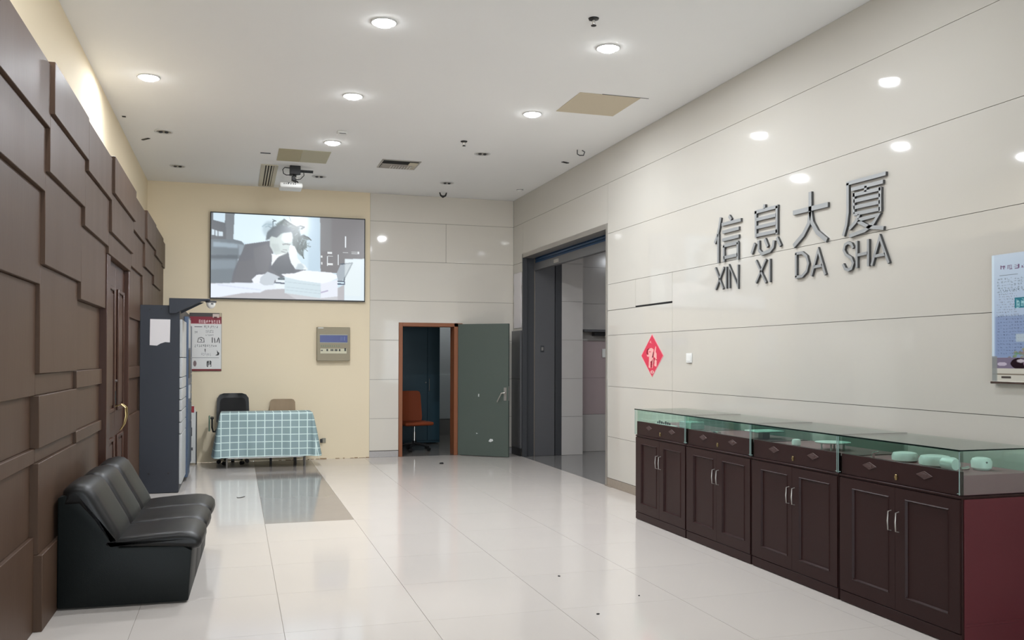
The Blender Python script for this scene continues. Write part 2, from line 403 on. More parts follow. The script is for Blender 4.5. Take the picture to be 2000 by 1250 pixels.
o = box('notice_plate', m_white, 5.70, 5.82, 13.485, 13.499, 1.52, 1.66, bev=.003); tag(o, 'small white notice on the corridor wall at the edge of the opening', 'notice')
# hydrant cabinet and taped papers in the narrow strip right of the far corner
t = thing('steel_cabinet', 'narrow dark grey steel cabinet door between the far corner and the opening', 'cabinet', (XR, 13.32, 0))
box('door', m_steel, XR-.034, XR-.004, 13.10, 13.54, .12, 1.93, t, bev=.003); box('base', m_black, XR-.03, XR-.008, 13.10, 13.54, .0, .12, t)
box('joint', m_black, XR-.0355, XR-.0335, 13.10, 13.54, 1.18, 1.19, t)
bm = bmesh.new(); bx(bm, XR-.014, XR-.0005, 13.12, 13.50, 1.97, 2.83, .003)
bmesh.ops.subdivide_edges(bm, edges=bm.edges, cuts=6, use_grid_fill=True)
for v in bm.verts: v.co.x += .005*math.sin(v.co.z*31+v.co.y*17)*(v.co.x < XR-.01)
o = ob('paper_bundle', bm, m_paper, smooth=True); tag(o, 'crumpled white paper sheets taped in the strip above the grey steel cabinet', 'paper')

# ------------------------------------------------------------------ office behind the door
wo = structure('wall_office')
bm = bmesh.new()
bx(bm, 1.3, 1.4, YB+.2, 17.4, 0, 2.8); bx(bm, 4.8, 4.9, YB+.2, 17.4, 0, 2.8); bx(bm, 1.4, 4.8, 17.2, 17.3, 0, 2.8); bx(bm, 1.3, 4.9, YB+.2, 17.3, 2.8, 2.9)
ob('office_shell', bm, m_offw, wo)
box('wainscot', mat('office_low_wall', (206, 212, 210), .6), 1.4, 4.8, 17.16, 17.2, .32, 1.18, wo)
box('skirting', mat('office_skirting', (140, 138, 134), .6), 1.4, 4.8, 17.15, 17.2, .0, .30, wo)
d1 = structure('door_1')
FR = .058
for x0, x1 in ((DO[0], DO[0]+FR), (DO[1]-.10, DO[1]-.10+FR)):
    pass
box('door_jamb', m_frame, DO[0], DO[0]+FR, YB-.02, YB+.24, 0, DO[2], d1, bev=.004)
box('door_jamb', m_frame, 3.245, 3.31, YB-.02, YB+.24, 0, DO[2], d1, bev=.004)
box('door_head', m_frame, DO[0]+FR, DO[1], YB-.02, YB+.24, DO[2]-FR, DO[2], d1, bev=.004)
box('door_filler', m_stone_back, 3.31, DO[1], YB, YB+.22, 0, DO[2]-FR, d1)
hx, hy = 3.30, YB-.045; ex, ey = 3.955, 12.985
a = math.atan2(ey-hy, ex-hx); L = math.hypot(ex-hx, ey-hy)
bm = bmesh.new(); bx(bm, 0, L, 0, .042, .008, 2.03, .003)
leaf = ob('door_leaf', bm, m_leaf, d1, local=True); leaf.location = (hx, hy, 0); leaf.rotation_euler = (0, 0, a)
def onleaf(name, bm, m): return ob(name, bm, m, leaf, local=True)
for z in (.25, 1.0, 1.8):
    bm = bmesh.new(); tube(bm, [(0, .05, z), (0, .05, z+.1)], .009, 8); onleaf('hinge', bm, m_steel)
for s in (-1, 1):
    yy = -.001 if s < 0 else .043
    bm = bmesh.new(); bx(bm, L-.075, L-.03, min(yy, yy+s*.006), max(yy, yy+s*.006), .86, 1.06, .002)
    tube(bm, [(L-.05, yy, .98), (L-.05, yy+s*.045, .98), (L-.09, yy+s*.055, .975), (L-.135, yy+s*.05, .90), (L-.165, yy+s*.05, .84)], [.010, .011, .010, .010, .008], 8)
    onleaf('lever_handle', bm, m_alu)
bm = bmesh.new(); bx(bm, L+.0, L+.004, .004, .038, .86, 1.08); onleaf('lock_faceplate', bm, m_alu)
sq = mat('sticker_remnant', (214, 216, 214), .8)
bm = bmesh.new(); prism(bm, [(.345, .915), (.362, .912), (.364, .955), (.348, .958)], 'Y', -.0015, 0); prism(bm, [(.52, .235), (.555, .225), (.60, .245), (.59, .27), (.55, .275)], 'Y', -.0015, 0); prism(bm, [(.31, .36), (.32, .34), (.345, .35)], 'Y', -.001, 0)
onleaf('sticker_remnant', bm, sq)
bm = bmesh.new(); lathe(bm, [(.03, 0), (.032, .008), (.022, .02), (0, .022)], 2.81, 12.485, 14)
tag(ob('door_stop', bm, m_black), 'small black rubber disc on the floor before the office doorway', 'doorstop')
# teal wardrobe cabinet in the office
t = thing('office_cabinet', 'tall teal steel cabinet standing in the dark office behind the doorway', 'cabinet', (2.95, 15.7, 0))
box('body', m_teal, 2.38, 3.45, 15.49, 15.95, .02, 2.25, t, bev=.003)
for (p, q, h) in ((2.385, 3.222, 3.215-.02), (3.228, 3.445, 3.255)):
    d = box('door', m_teal, p, q, 15.47, 15.49, .06, 2.22, t, bev=.003)
    if h > 3.24:
        bm = bmesh.new(); tube(bm, [(h, 15.47, .92), (h, 15.445, .93), (h, 15.445, 1.14), (h, 15.47, 1.15)], .006, 8); ob('handle', bm, m_alu, d)
    else:
        bm = bmesh.new(); tube(bm, [(h, 15.47, 1.076), (h, 15.46, 1.076)], .012, 10); ob('lock', bm, m_chrome, d)

# swivel chairs
def star_base(root, m, r=.27, seatz=.42):
    bm = bmesh.new()
    for k in range(5):
        a = 2*PI*k/5+.3; c, s = math.cos(a), math.sin(a)
        tube(bm, [(0, 0, .11), (c*r*.5, s*r*.5, .10), (c*r, s*r, .075)], [.026, .022, .016], 6)
    tube(bm, [(0, 0, .09), (0, 0, .16)], .035, 10); ob('base', bm, m, root, local=True)
    for k in range(5):
        a = 2*PI*k/5+.3; c, s = math.cos(a)*r, math.sin(a)*r
        bm = bmesh.new(); tube(bm, [(c-.022*math.sin(a), s+.022*math.cos(a), .028), (c+.022*math.sin(a), s-.022*math.cos(a), .028)], .028, 12); ob('caster', bm, m_black, root, local=True)
    bm = bmesh.new(); tube(bm, [(0, 0, .13), (0, 0, .30)], .024, 12); tube(bm, [(0, 0, .28), (0, 0, seatz-.03)], .014, 12); ob('column', bm, m_chrome, root, local=True)
def curved_board(bm, w, h, th, y, z0, curve=.03, corner=.05, lean=.06, nx=8, nz=8):
    """board facing -Y, width w, bottom z0"""
    def half(z):
        t = (z-z0)/h; c = corner
        e = 0
        if (h-(z-z0)) < c: e = c-math.sqrt(max(0, c*c-(c-(h-(z-z0)))**2))
        if (z-z0) < c: e = c-math.sqrt(max(0, c*c-(c-(z-z0))**2))
        return w/2*(1-.06*t)-e
    zs = [z0+h*(.5-.5*math.cos(PI*k/nz)) for k in range(nz+1)]
    g = {}
    for sd in (0, 1):
        for i, z in enumerate(zs):
            for j in range(nx+1):
                u = -1+2*j/nx; hx_ = half(z)
                edge = 1-.5*(abs(u) > .99)
                g[sd, i, j] = bm.verts.new((u*hx_, y+lean*(z-z0)/h-curve*u*u+(th*.5 if sd else -th*.5)*edge, z))
    for i in range(nz):
        for j in range(nx):
            bm.faces.new((g[0, i, j], g[0, i, j+1], g[0, i+1, j+1], g[0, i+1, j])); bm.faces.new((g[1, i, j], g[1, i+1, j], g[1, i+1, j+1], g[1, i, j+1]))
        for j in (0, nx): bm.faces.new((g[0, i, j], g[0, i+1, j], g[1, i+1, j], g[1, i, j]))
    for i in (0, nz):
        for j in range(nx): bm.faces.new((g[0, i, j], g[1, i, j], g[1, i, j+1], g[0, i, j+1]))
def seat_pad(root, m, w=.48, d=.46, z=.42, th=.06):
    bm = bmesh.new(); bx(bm, -w/2, w/2, -d/2, d/2, z, z+th, .028, 3); return ob('seat', bm, m, root, local=True)

ch = thing('swivel_chair', 'orange upholstered swivel chair in the dark office doorway', 'chair', (2.80, 14.45, 0), .22)
star_base(ch, m_black); seat_pad(ch, m_orange, .50, .46, .41, .06)
bm = bmesh.new(); curved_board(bm, .42, .50, .05, .20, .46); ob('backrest', bm, m_orange, ch, local=True)
bm = bmesh.new(); tube(bm, [(0, .05, .40), (0, .24, .40), (0, .26, .6)], .016, 8); ob('back_support', bm, m_black, ch, local=True)
ch = thing('swivel_chair', 'black mesh-backed swivel chair behind the left end of the checked table', 'chair', (-.02, 13.31, 0), .03)
star_base(ch, m_black, .20); seat_pad(ch, m_mesh, .48, .38, .43, .06)
bm = bmesh.new(); curved_board(bm, .46, .47, .035, .19, .52, corner=.09, lean=.05); ob('backrest', bm, m_black, ch, local=True)
bm = bmesh.new(); curved_board(bm, .37, .37, .012, .166, .555, corner=.05, lean=.045, curve=.02); ob('back_mesh', bm, m_mesh, ch, local=True)
bm = bmesh.new(); tube(bm, [(0, .05, .42), (0, .23, .42), (0, .24, .6)], .016, 8); ob('back_support', bm, m_black, ch, local=True)
for sx in (-1, 1):
    bm = bmesh.new(); tube(bm, [(sx*.20, 0, .46), (sx*.27, 0, .46), (sx*.285, -.02, .52), (sx*.285, -.02, .645)], .013, 8); bx(bm, sx*.285-.022, sx*.285+.022, -.16, .12, .642, .668, .008); ob('armrest', bm, m_black, ch, local=True)
ch = thing('wooden_chair', 'chair with a light brown board back behind the checked table', 'chair', (.665, 13.30, 0), 0)
bm = bmesh.new(); curved_board(bm, .375, .30, .018, .185, .60, corner=.045, lean=.03, curve=.02); ob('backrest', bm, m_brown, ch, local=True)
seat_pad(ch, m_brown, .40, .36, .43, .025)
for sx in (-1, 1):
    bm = bmesh.new(); tube(bm, [(sx*.17, .18, 0), (sx*.165, .19, .45), (sx*.15, .22, .72)], .011, 8); ob('leg', bm, m_steeld, ch, local=True)
    bm = bmesh.new(); tube(bm, [(sx*.17, -.17, 0), (sx*.165, -.16, .43)], .011, 8); ob('leg', bm, m_steeld, ch, local=True)

# ------------------------------------------------------------------ table and cloth
TXc, TYc = .42, 12.98
t = thing('folding_table', 'narrow table hidden under the blue-green checked cloth', 'table', (TXc, TYc, 0))
box('tabletop', m_brown, -.16, 1.0, 12.71, 13.08, .725, .75, t, bev=.003)
for x, y in ((-.10, 12.80), (.94, 12.80), (-.10, 13.02), (.94, 13.02)):
    bm = bmesh.new(); tube(bm, [(x, y, 0), (x, y, .725)], .012, 8); ob('leg', bm, m_alu, t)
box('crossbar', m_alu, -.09, .93, 13.01, 13.03, .10, .12, t)
# cloth: rings run round the top then fall with folds
def cloth():
    m = bpy.data.materials.new('checked_cloth'); m.use_nodes = True; nt = m.node_tree; b = nt.nodes['Principled BSDF']
    b.inputs['Roughness'].default_value = .55
    uv = nt.nodes.new('ShaderNodeUVMap'); uv.uv_map = 'UVMap'; sp = nt.nodes.new('ShaderNodeSeparateXYZ'); nt.links.new(uv.outputs[0], sp.inputs[0])
    def mth(op, a, b_=None):
        n = nt.nodes.new('ShaderNodeMath'); n.operation = op
        for i, v in enumerate((a, b_)):
            if v is None: continue
            if isinstance(v, (int, float)): n.inputs[i].default_value = v
            else: nt.links.new(v, n.inputs[i])
        return n.outputs[0]
    def line(out, per, wd, off): return mth('LESS_THAN', mth('FRACT', mth('ADD', mth('DIVIDE', out, per), off)), wd/per)
    g = mth('MAXIMUM', line(sp.outputs[0], .1135, .0125, .06), line(sp.outputs[1], .0965, .0110, .90))
    bl = mth('LESS_THAN', mth('FRACT', mth('DIVIDE', sp.outputs[0], .2270)), .5)
    n = nt.nodes.new('ShaderNodeTexNoise'); n.inputs['Scale'].default_value = 2.2; nt.links.new(uv.outputs[0], n.inputs['Vector'])
    a1 = nt.nodes.new('ShaderNodeMix'); a1.data_type = 'RGBA'; a1.inputs[6].default_value = srgb(136, 162, 158); a1.inputs[7].default_value = srgb(148, 168, 176)
    nt.links.new(n.outputs['Fac'], a1.inputs[0])
    a2 = nt.nodes.new('ShaderNodeMix'); a2.data_type = 'RGBA'; a2.inputs[7].default_value = srgb(218, 238, 233)
    nt.links.new(a1.outputs[2], a2.inputs[6]); nt.links.new(g, a2.inputs[0]); nt.links.new(a2.outputs[2], b.inputs['Base Color'])
    x0, x1, y0, y1, zt = -.175, 1.015, 12.695, 13.088, .757
    per = []
    NX, NY, NC = 40, 16, 6
    def seg(p, q, n, nrm): 
        for k in range(n): per.append(((p[0]+(q[0]-p[0])*k/n, p[1]+(q[1]-p[1])*k/n), nrm))
    seg((x0, y0), (x1, y0), NX, (0, -1))
    for k in range(NC): a = -PI/2+PI/2*k/NC; per.append(((x1, y0), (math.cos(a), math.sin(a))))
    seg((x1, y0), (x1, y1), NY, (1, 0))
    for k in range(NC): a = PI/2*k/NC; per.append(((x1, y1), (math.cos(a), math.sin(a))))
    seg((x1, y1), (x0, y1), NX, (0, 1))
    for k in range(NC): a = PI/2+PI/2*k/NC; per.append(((x0, y1), (math.cos(a), math.sin(a))))
    seg((x0, y1), (x0, y0), NY, (-1, 0))
    for k in range(NC): a = PI+PI/2*k/NC; per.append(((x0, y0), (math.cos(a), math.sin(a))))
    arc = [0]; 
    for i in range(1, len(per)):
        (p, n), (q, n2) = per[i-1], per[i]
        arc.append(arc[-1]+math.hypot(p[0]-q[0], p[1]-q[1])+.045*math.hypot(n[0]-n2[0], n[1]-n2[1]))
    bm = bmesh.new(); uvl = bm.loops.layers.uv.new('UVMap'); info = {}
    drops = [0, .012, .05]+[.05+.09*k for k in range(1, 7)]+[.605]
    rings = []
    for d in drops:
        rg = []
        for i, ((px, py), (nx, ny)) in enumerate(per):
            side = abs(nx); out = (.010+.17*side*(d/.6)**.8*(.75 if px > .4 else .62)+.03*(1-side)*(d/.6))
            if ny > .5: out *= .15
            out += .012*math.sin(arc[i]*14+1.3)*(d/.6)+.006*math.sin(arc[i]*37)*(d/.6)
            if d == 0: out = 0
            tilt = .006*math.sin(arc[i]*3)
            v = bm.verts.new((px+nx*out, py+ny*out, zt-d+tilt*(d/.6)+(0 if d else .0))); rg.append(v)
            info[v] = (px+nx*out-x0 if abs(ny) > .5 else (py-y0 if px > .4 else -(py-y0))+(x1-x0 if px > .4 else 0)+nx*out*.3, d)
        rings.append(rg)
    n = len(per)
    for a, b_ in zip(rings, rings[1:]):
        for i in range(n): bm.faces.new((a[i], a[(i+1) % n], b_[(i+1) % n], b_[i]))
    # top
    uniq = []
    top = bm.faces.new(rings[0]); 
    for f in bm.faces:
        for l in f.loops:
            if f is top: l[uvl].uv = (l.vert.co.x-x0, -(l.vert.co.y-y0))
            else: l[uvl].uv = info[l.vert]
    bmesh.ops.remove_doubles(bm, verts=bm.verts, dist=.0004)
    o = ob('tablecloth', bm, m, smooth=True, ang=60)
    return o
tag(cloth(), 'blue-green tablecloth with a white check draped to the floor over the far table', 'tablecloth')
o = box('green_cloth', m_green, -.349, -.329, 13.20, 13.30, .47, .69, bev=.006)
tag(o, 'folded green cloth hanging on the left armrest of the black chair', 'cloth')

# ------------------------------------------------------------------ painting helper: colour per vertex of a fine grid
class Paint:
    def __init__(s, W, H, bg):
        s.W, s.H = W, H; s.a = np.zeros((H, W, 3)); s.a[:] = np.array(bg)/255.
        s.xx, s.yy = np.meshgrid((np.arange(W)+.5)/W, (np.arange(H)+.5)/H)
    def mask(s, pts):
        x, y = s.xx, s.yy; inside = np.zeros(x.shape, bool); n = len(pts)
        for i in range(n):
            x1, y1 = pts[i]; x2, y2 = pts[(i+1) % n]
            if y1 == y2: continue
            inside ^= ((y1 > y) != (y2 > y)) & (x < (x2-x1)*(y-y1)/(y2-y1)+x1)
        return inside.astype(float)
    def blend(s, m, c, a=1, blur=0):
        for _ in range(blur):
            p = np.pad(m, 1, mode='edge'); m = (p[:-2, 1:-1]+p[2:, 1:-1]+p[1:-1, :-2]+p[1:-1, 2:]+p[1:-1, 1:-1])/5
        m = (m*a)[..., None]; s.a = s.a*(1-m)+np.array(c)/255.*m
    def poly(s, pts, c, a=1, blur=0): s.blend(s.mask(pts), c, a, blur)
    def rect(s, x0, y0, x1, y1, c, a=1, blur=0): s.blend(((s.xx >= x0) & (s.xx < x1) & (s.yy >= y0) & (s.yy < y1)).astype(float), c, a, blur)
    def ell(s, cx, cy, rx, ry, c, a=1, blur=0): s.blend((((s.xx-cx)/rx)**2+((s.yy-cy)/ry)**2 < 1).astype(float), c, a, blur)
    def line(s, pts, wd, c, a=1, blur=0, asp=1.0):
        m = np.zeros(s.xx.shape)
        for (x1, y1), (x2, y2) in zip(pts, pts[1:]):
            X, Y = (s.xx-x1)*asp, s.yy-y1; dx_, dy = (x2-x1)*asp, y2-y1; l = dx_*dx_+dy*dy+1e-12
            t = np.clip((X*dx_+Y*dy)/l, 0, 1); d = np.hypot(X-t*dx_, Y-t*dy); m = np.maximum(m, (d < wd/2).astype(float))
        s.blend(m, c, a, blur)
    def glyphs(s, x0, y0, x1, y1, n, c, a=.9, seed=1, dens=7):
        rnd = random.Random(seed); w_ = (x1-x0)/n
        for k in range(n):
            gx = x0+k*w_+w_*.1; gw = w_*.78
            for _ in range(dens):
                if rnd.random() < .5:
                    yy = y0+(y1-y0)*rnd.random(); u, v = sorted((rnd.random(), rnd.random())); s.rect(gx+gw*u*.6, yy, gx+gw*(.4+v*.6), yy+(y1-y0)*.13, c, a)
                else:
                    xx_ = gx+gw*rnd.random()*.9; u, v = sorted((rnd.random(), rnd.random())); s.rect(xx_, y0+(y1-y0)*u*.6, xx_+gw*.14, y0+(y1-y0)*(.4+v*.6), c, a)
def picture(name, P, O, u, v, w_, h_, m, parent=None, clip=None):
    """P painted top row first; O top-left corner, u right, v down"""
    O, u, v = Vector(O), Vector(u), Vector(v)
    W, H = P.W, P.H
    vx = (np.arange(W)+0.)/(W-1)*w_; vy = (np.arange(H)+0.)/(H-1)*h_
    gx, gy = np.meshgrid(vx, vy); base = np.array(O-(origin(parent) if parent else Vector()))
    co = base[None, None]+gx[..., None]*np.array(u)+gy[..., None]*np.array(v)
    idx = np.arange(W*H).reshape(H, W)
    q = np.stack([idx[:-1, :-1], idx[1:, :-1], idx[1:, 1:], idx[:-1, 1:]], -1).reshape(-1, 4)
    if clip is not None:
        keep = clip((gx[:-1, :-1]+gx[1:, 1:])/2/w_, (gy[:-1, :-1]+gy[1:, 1:])/2/h_).reshape(-1); q = q[keep]
    me = bpy.data.meshes.new(name); me.vertices.add(W*H); me.vertices.foreach_set('co', co.reshape(-1))
    me.loops.add(q.size); me.loops.foreach_set('vertex_index', q.reshape(-1).astype(np.int32))
    me.polygons.add(len(q)); me.polygons.foreach_set('loop_start', (np.arange(len(q))*4).astype(np.int32))
    me.update(calc_edges=True); me.validate()
    s = np.clip(P.a, 0, 1); lin = np.where(s <= .04045, s/12.92, ((s+.055)/1.055)**2.4)
    col = np.concatenate([lin, np.ones((H, W, 1))], -1)
    at = me.color_attributes.new('Col', 'FLOAT_COLOR', 'POINT'); at.data.foreach_set('color', col.reshape(-1))
    me.materials.append(m); o = bpy.data.objects.new(name, me); C.objects.link(o)
    if parent: o.parent = parent
    return o

# ------------------------------------------------------------------ wall screen
def zs_(x, y):
    top = 95+(x-70)*.0522; bot = 1105+(x-70)*.0275; return ((x-70)/1820, (y-top)/(bot-top))
def zp(*a): return [zs_(a[i], a[i+1]) for i in range(0, len(a), 2)]
P = Paint(360, 204, (205, 226, 238))
P.poly(zp(335, 95, 900, 130, 900, 500, 335, 450), (222, 241, 250), 1, 6)
P.poly(zp(60, 60, 338, 70, 322, 430, 60, 430), (108, 112, 118))                      # dark shelf
P.poly(zp(232, 60, 338, 70, 322, 430, 245, 430), (124, 130, 136), 1, 2)
P.poly(zp(95, 60, 235, 60, 228, 220, 95, 185), (208, 228, 240), 1, 1)
for a in ((80, 292, 112, 366), (122, 305, 146, 376), (158, 318, 208, 380)): P.poly(zp(a[0], a[1], a[2], a[1]+10, a[2], a[3], a[0], a[3]-6), (214, 230, 240), .95, 1)
P.poly(zp(1200, 60, 1345, 60, 1350, 850, 1200, 850), (186, 208, 224), .8, 10)
P.poly(zp(1345, 60, 1900, 60, 1900, 840, 1352, 810), (124, 122, 124), 1, 1)
P.poly(zp(1345, 60, 1480, 60, 1480, 560, 1350, 560), (134, 136, 138), .6, 8)
P.poly(zp(1648, 655, 1900, 655, 1900, 1180, 1648, 1180), (222, 234, 240), 1, 1)
for a in ((1648, 385, 1662, 520), (1562, 600, 1574, 725), (1428, 622, 1442, 735)): P.rect(*zs_(a[0], a[1]), *zs_(a[2], a[3]), (226, 232, 236))
for a in ((1436, 568, 1490, 596), (1430, 700, 1502, 728), (1356, 612, 1376, 636), (1358, 690, 1376, 718), (1622, 575, 1690, 586), (1730, 570, 1826, 580), (1806, 570, 1826, 600), (1730, 592, 1810, 598), (1440, 616, 1500, 624)):
    P.rect(*zs_(a[0], a[1]), *zs_(a[2], a[3]), (228, 232, 234), .95)
# plant
for a in ((1000, 300, 1090, 260, 1110, 380, 1080, 560, 1020, 560), (1080, 390, 1150, 360, 1230, 420, 1180, 430, 1190, 520, 1150, 540, 1145, 630, 1100, 600, 1060, 560), (830, 230, 900, 185, 990, 230, 1110, 290, 1090, 320, 980, 300, 850, 290)):
    P.poly(zp(*a), (88, 100, 98), .9, 3)
for k in range(70):
    x, y = random.choice(((1140, 470), (1060, 330), (940, 250), (850, 260), (780, 300))); x += random.gauss(0, 42); y += random.gauss(0, 40); P.line(zp(x, y, x+random.gauss(0, 30), y+random.gauss(20, 30)), .010, random.choice(((78, 88, 88), (104, 116, 116), (150, 166, 170))), .7, 0, 1.76)
P.line(zp(880, 240, 915, 185, 980, 230, 1060, 275, 1110, 260, 1150, 275, 1120, 295), .022, (84, 96, 94), 1, 0, 1.76)
P.line(zp(1150, 380, 1200, 395, 1235, 430), .014, (70, 78, 78), 1, 0, 1.76); P.line(zp(1130, 600, 1150, 645), .012, (80, 90, 88), 1, 0, 1.76)
P.line(zp(782, 205, 782, 300), .010, (70, 84, 92), 1, 0, 1.76); P.line(zp(782, 205, 815, 198), .010, (70, 84, 92), 1, 0, 1.76)
P.line(zp(660, 265, 700, 235, 770, 240, 700, 270), .014, (176, 200, 212), 1, 1, 1.76)
# chair
P.poly(zp(60, 410, 330, 415, 420, 440, 455, 480, 440, 600, 380, 650, 360, 780, 300, 940, 60, 940), (118, 128, 136), 1, 1)
P.poly(zp(95, 440, 380, 470, 380, 520, 95, 500), (164, 182, 194), .8, 7)
P.poly(zp(60, 600, 380, 600, 380, 645, 60, 640), (96, 104, 112), .9, 4)
P.poly(zp(385, 470, 450, 485, 430, 610, 390, 600), (158, 172, 182), .7, 4)
P.poly(zp(60, 660, 360, 660, 350, 760, 60, 770), (142, 156, 166), .6, 8)
# jacket
P.poly(zp(460, 475, 640, 450, 770, 430, 790, 600, 960, 560, 1050, 770, 1180, 780, 1120, 820, 1030, 850, 900, 870, 780, 960, 560, 950, 300, 940, 330, 800, 390, 640, 430, 560), (108, 110, 117), 1, 1)
P.poly(zp(560, 520, 720, 470, 770, 620, 720, 820, 570, 800), (118, 119, 124), .8, 6)
P.poly(zp(840, 640, 960, 570, 1010, 700, 1040, 800, 860, 840, 760, 760), (98, 102, 108), .9, 3)
P.poly(zp(390, 680, 560, 650, 600, 800, 540, 900, 330, 930), (112, 113, 118), .9, 5)
# head, hair, collar
P.ell(*zs_(745, 300), .045, .10, (160, 180, 190), .55, 14)
P.poly(zp(700, 430, 720, 330, 780, 270, 880, 240, 1000, 290, 1030, 350, 1020, 450, 900, 420, 780, 400), (96, 106, 112), 1, 4)
P.poly(zp(745, 400, 770, 380, 830, 400, 880, 350, 1000, 330, 1020, 400, 1010, 470, 980, 545, 940, 590, 860, 620, 800, 590, 750, 500), (196, 208, 206), 1, 2)
P.poly(zp(900, 345, 1010, 345, 1005, 450, 930, 465, 880, 420), (226, 236, 236), .9, 5)
P.poly(zp(760, 470, 850, 470, 870, 560, 800, 570), (178, 188, 188), .7, 5)
P.line(zp(905, 478, 940, 472, 985, 482), .018, (126, 132, 132), .9, 1, 1.76); P.line(zp(905, 540, 945, 545), .012, (150, 154, 154), .9, 1, 1.76)
P.line(zp(885, 560, 930, 575), .014, (140, 144, 144), .8, 1, 1.76)
P.poly(zp(768, 585, 830, 600, 940, 575, 850, 625, 820, 660, 765, 735, 775, 640), (236, 242, 244), 1, 1)
# raised hand and cuff
P.poly(zp(985, 480, 1040, 500, 1068, 560, 1075, 640, 1120, 700, 1160, 720, 1205, 780, 1140, 775, 1050, 770, 1000, 700, 975, 620, 970, 560), (232, 240, 243), 1, 1)
P.poly(zp(1080, 710, 1120, 705, 1160, 750, 1130, 780, 1050, 775), (186, 200, 208), .9, 3)
# desk and papers
P.poly(zp(60, 930, 380, 940, 600, 1000, 900, 1000, 1560, 1000, 1640, 960, 1640, 1180, 60, 1160), (182, 180, 184), 1, 1)
P.poly(zp(60, 938, 330, 930, 360, 925, 560, 930, 830, 940, 930, 1000, 700, 1015, 640, 1045, 440, 1050, 180, 1095, 60, 1105), (228, 236, 248), 1, 2)
P.line(zp(150, 950, 400, 985, 640, 1015), .012, (206, 214, 232), .8, 2, 1.76)
P.poly(zp(540, 890, 600, 835, 690, 830, 760, 850, 640, 945, 560, 935), (236, 240, 250), 1, 1)
P.poly(zp(632, 930, 640, 870, 720, 800, 800, 830, 870, 865, 880, 890, 810, 900, 790, 960, 680, 960), (196, 204, 212), 1, 1)
P.poly(zp(820, 895, 930, 890, 930, 1000, 820, 1000), (232, 240, 246), .9, 1)
P.line(zp(858, 886, 925, 888), .03, (104, 116, 122), 1, 0, 1.76); P.line(zp(825, 930, 922, 940), .02, (112, 120, 134), 1, 0, 1.76)
# book stack
P.poly(zp(925, 860, 1355, 905, 1355, 1120, 925, 1055), (205, 221, 228), 1, 1)
P.poly(zp(1355, 940, 1560, 900, 1562, 1100, 1355, 1120), (228, 232, 242), 1, 1)
P.poly(zp(880, 830, 1040, 820, 1150, 785, 1480, 815, 1560, 850, 1565, 880, 1460, 925, 1380, 945, 1100, 905, 930, 865), (240, 245, 252), 1, 1)
for q in (940, 1000, 1035): P.line(zp(930, q-20, 1355, q+60-30), .008, (184, 198, 208), .7, 1, 1.76)
P.line(zp(1362, 1050, 1440, 1030), .014, (170, 160, 190), .9, 1, 1.76)
P.poly(zp(930, 1050, 1350, 1120, 1560, 1100, 1560, 1170, 1100, 1150), (206, 208, 212), .7, 2)
# laptop
P.poly(zp(1595, 720, 1735, 705, 1640, 880, 1620, 915, 1565, 910, 1545, 830), (164, 174, 182), 1, 0)
P.line(zp(1600, 716, 1740, 704, 1645, 885, 1640, 915), .016, (84, 94, 106), 1, 0, 1.76)
P.line(zp(1565, 918, 1640, 920), .014, (84, 94, 110), 1, 0, 1.76); P.line(zp(1565, 950, 1645, 955, 1645, 925), .016, (76, 86, 110), 1, 0, 1.76)
P.poly(zp(1648, 670, 1850, 670, 1850, 1100, 1648, 1085), (228, 238, 240), .6, 2)
scr = thing('wall_screen', 'large flat screen on the cream back wall showing a man writing at a desk', 'screen', (.753, YB, 2.345))
sx0, sx1, sz0, sz1 = -.352, 1.858, 2.343, 3.592
box('screen_housing', m_black, sx0+.01, sx1-.01, YB-.055, YB-.001, sz0+.01, sz1-.01, scr, bev=.004)
bm = bmesh.new()
for a in ((sx0, sx1, sz0, sz0+.018), (sx0, sx1, sz1-.014, sz1), (sx0, sx0+.014, sz0+.018, sz1-.014), (sx1-.012, sx1, sz0+.018, sz1-.014)): bx(bm, a[0], a[1], YB-.066, YB-.052, a[2], a[3])
ob('bezel', bm, m_black, scr)
picture('display', P, (sx0+.013, YB-.0565, sz1-.013), (1, 0, 0), (0, 0, -1), sx1-sx0-.025, sz1-sz0-.03, m_screen, scr)

# ------------------------------------------------------------------ alarm panel, poster, socket, banner
al = thing('alarm_panel', 'beige control panel with a blue display on the cream wall under the screen', 'control panel', (1.39, YB, 1.457))
box('housing', m_panelb, 1.15, 1.635, YB-.09, YB-.001, 1.457, 1.958, al, bev=.006)
box('display', m_lcd, 1.195, 1.597, YB-.094, YB-.089, 1.732, 1.838, al)
bm = bmesh.new(); bx(bm, 1.192, 1.600, YB-.093, YB-.089, 1.838, 1.850); bx(bm, 1.192, 1.600, YB-.093, YB-.089, 1.722, 1.732); ob('display_frame', bm, mat('pale_frame', (170, 172, 160), .5), al)
bm = bmesh.new()
for x in (1.50, 1.52, 1.545, 1.555): bx(bm, x, x+.004, YB-.0955, YB-.094, 1.76, 1.82)
ob('display_text', bm, mat('lcd_text', (120, 140, 180), .5), al)
box('button_strip', mat('strip_pale', (206, 202, 176), .5), 1.202, 1.585, YB-.093, YB-.089, 1.567, 1.64, al)
for k, x in enumerate((1.21, 1.225, 1.29, 1.302, 1.35, 1.365, 1.38, 1.41, 1.425, 1.438, 1.47, 1.482, 1.552, 1.565)):
    box('button', m_black, x, x+.011, YB-.097, YB-.092, 1.603, 1.603+(.018 if k < 2 else .030 if k < 12 else .045), al)
for k in range(9): box('indicator', m_green, 1.21+.032*k, 1.222+.032*k, YB-.093, YB-.089, 1.665, 1.69, al)
box('brand_plate', m_white, 1.168, 1.245, YB-.093, YB-.089, 1.938, 1.950, al)

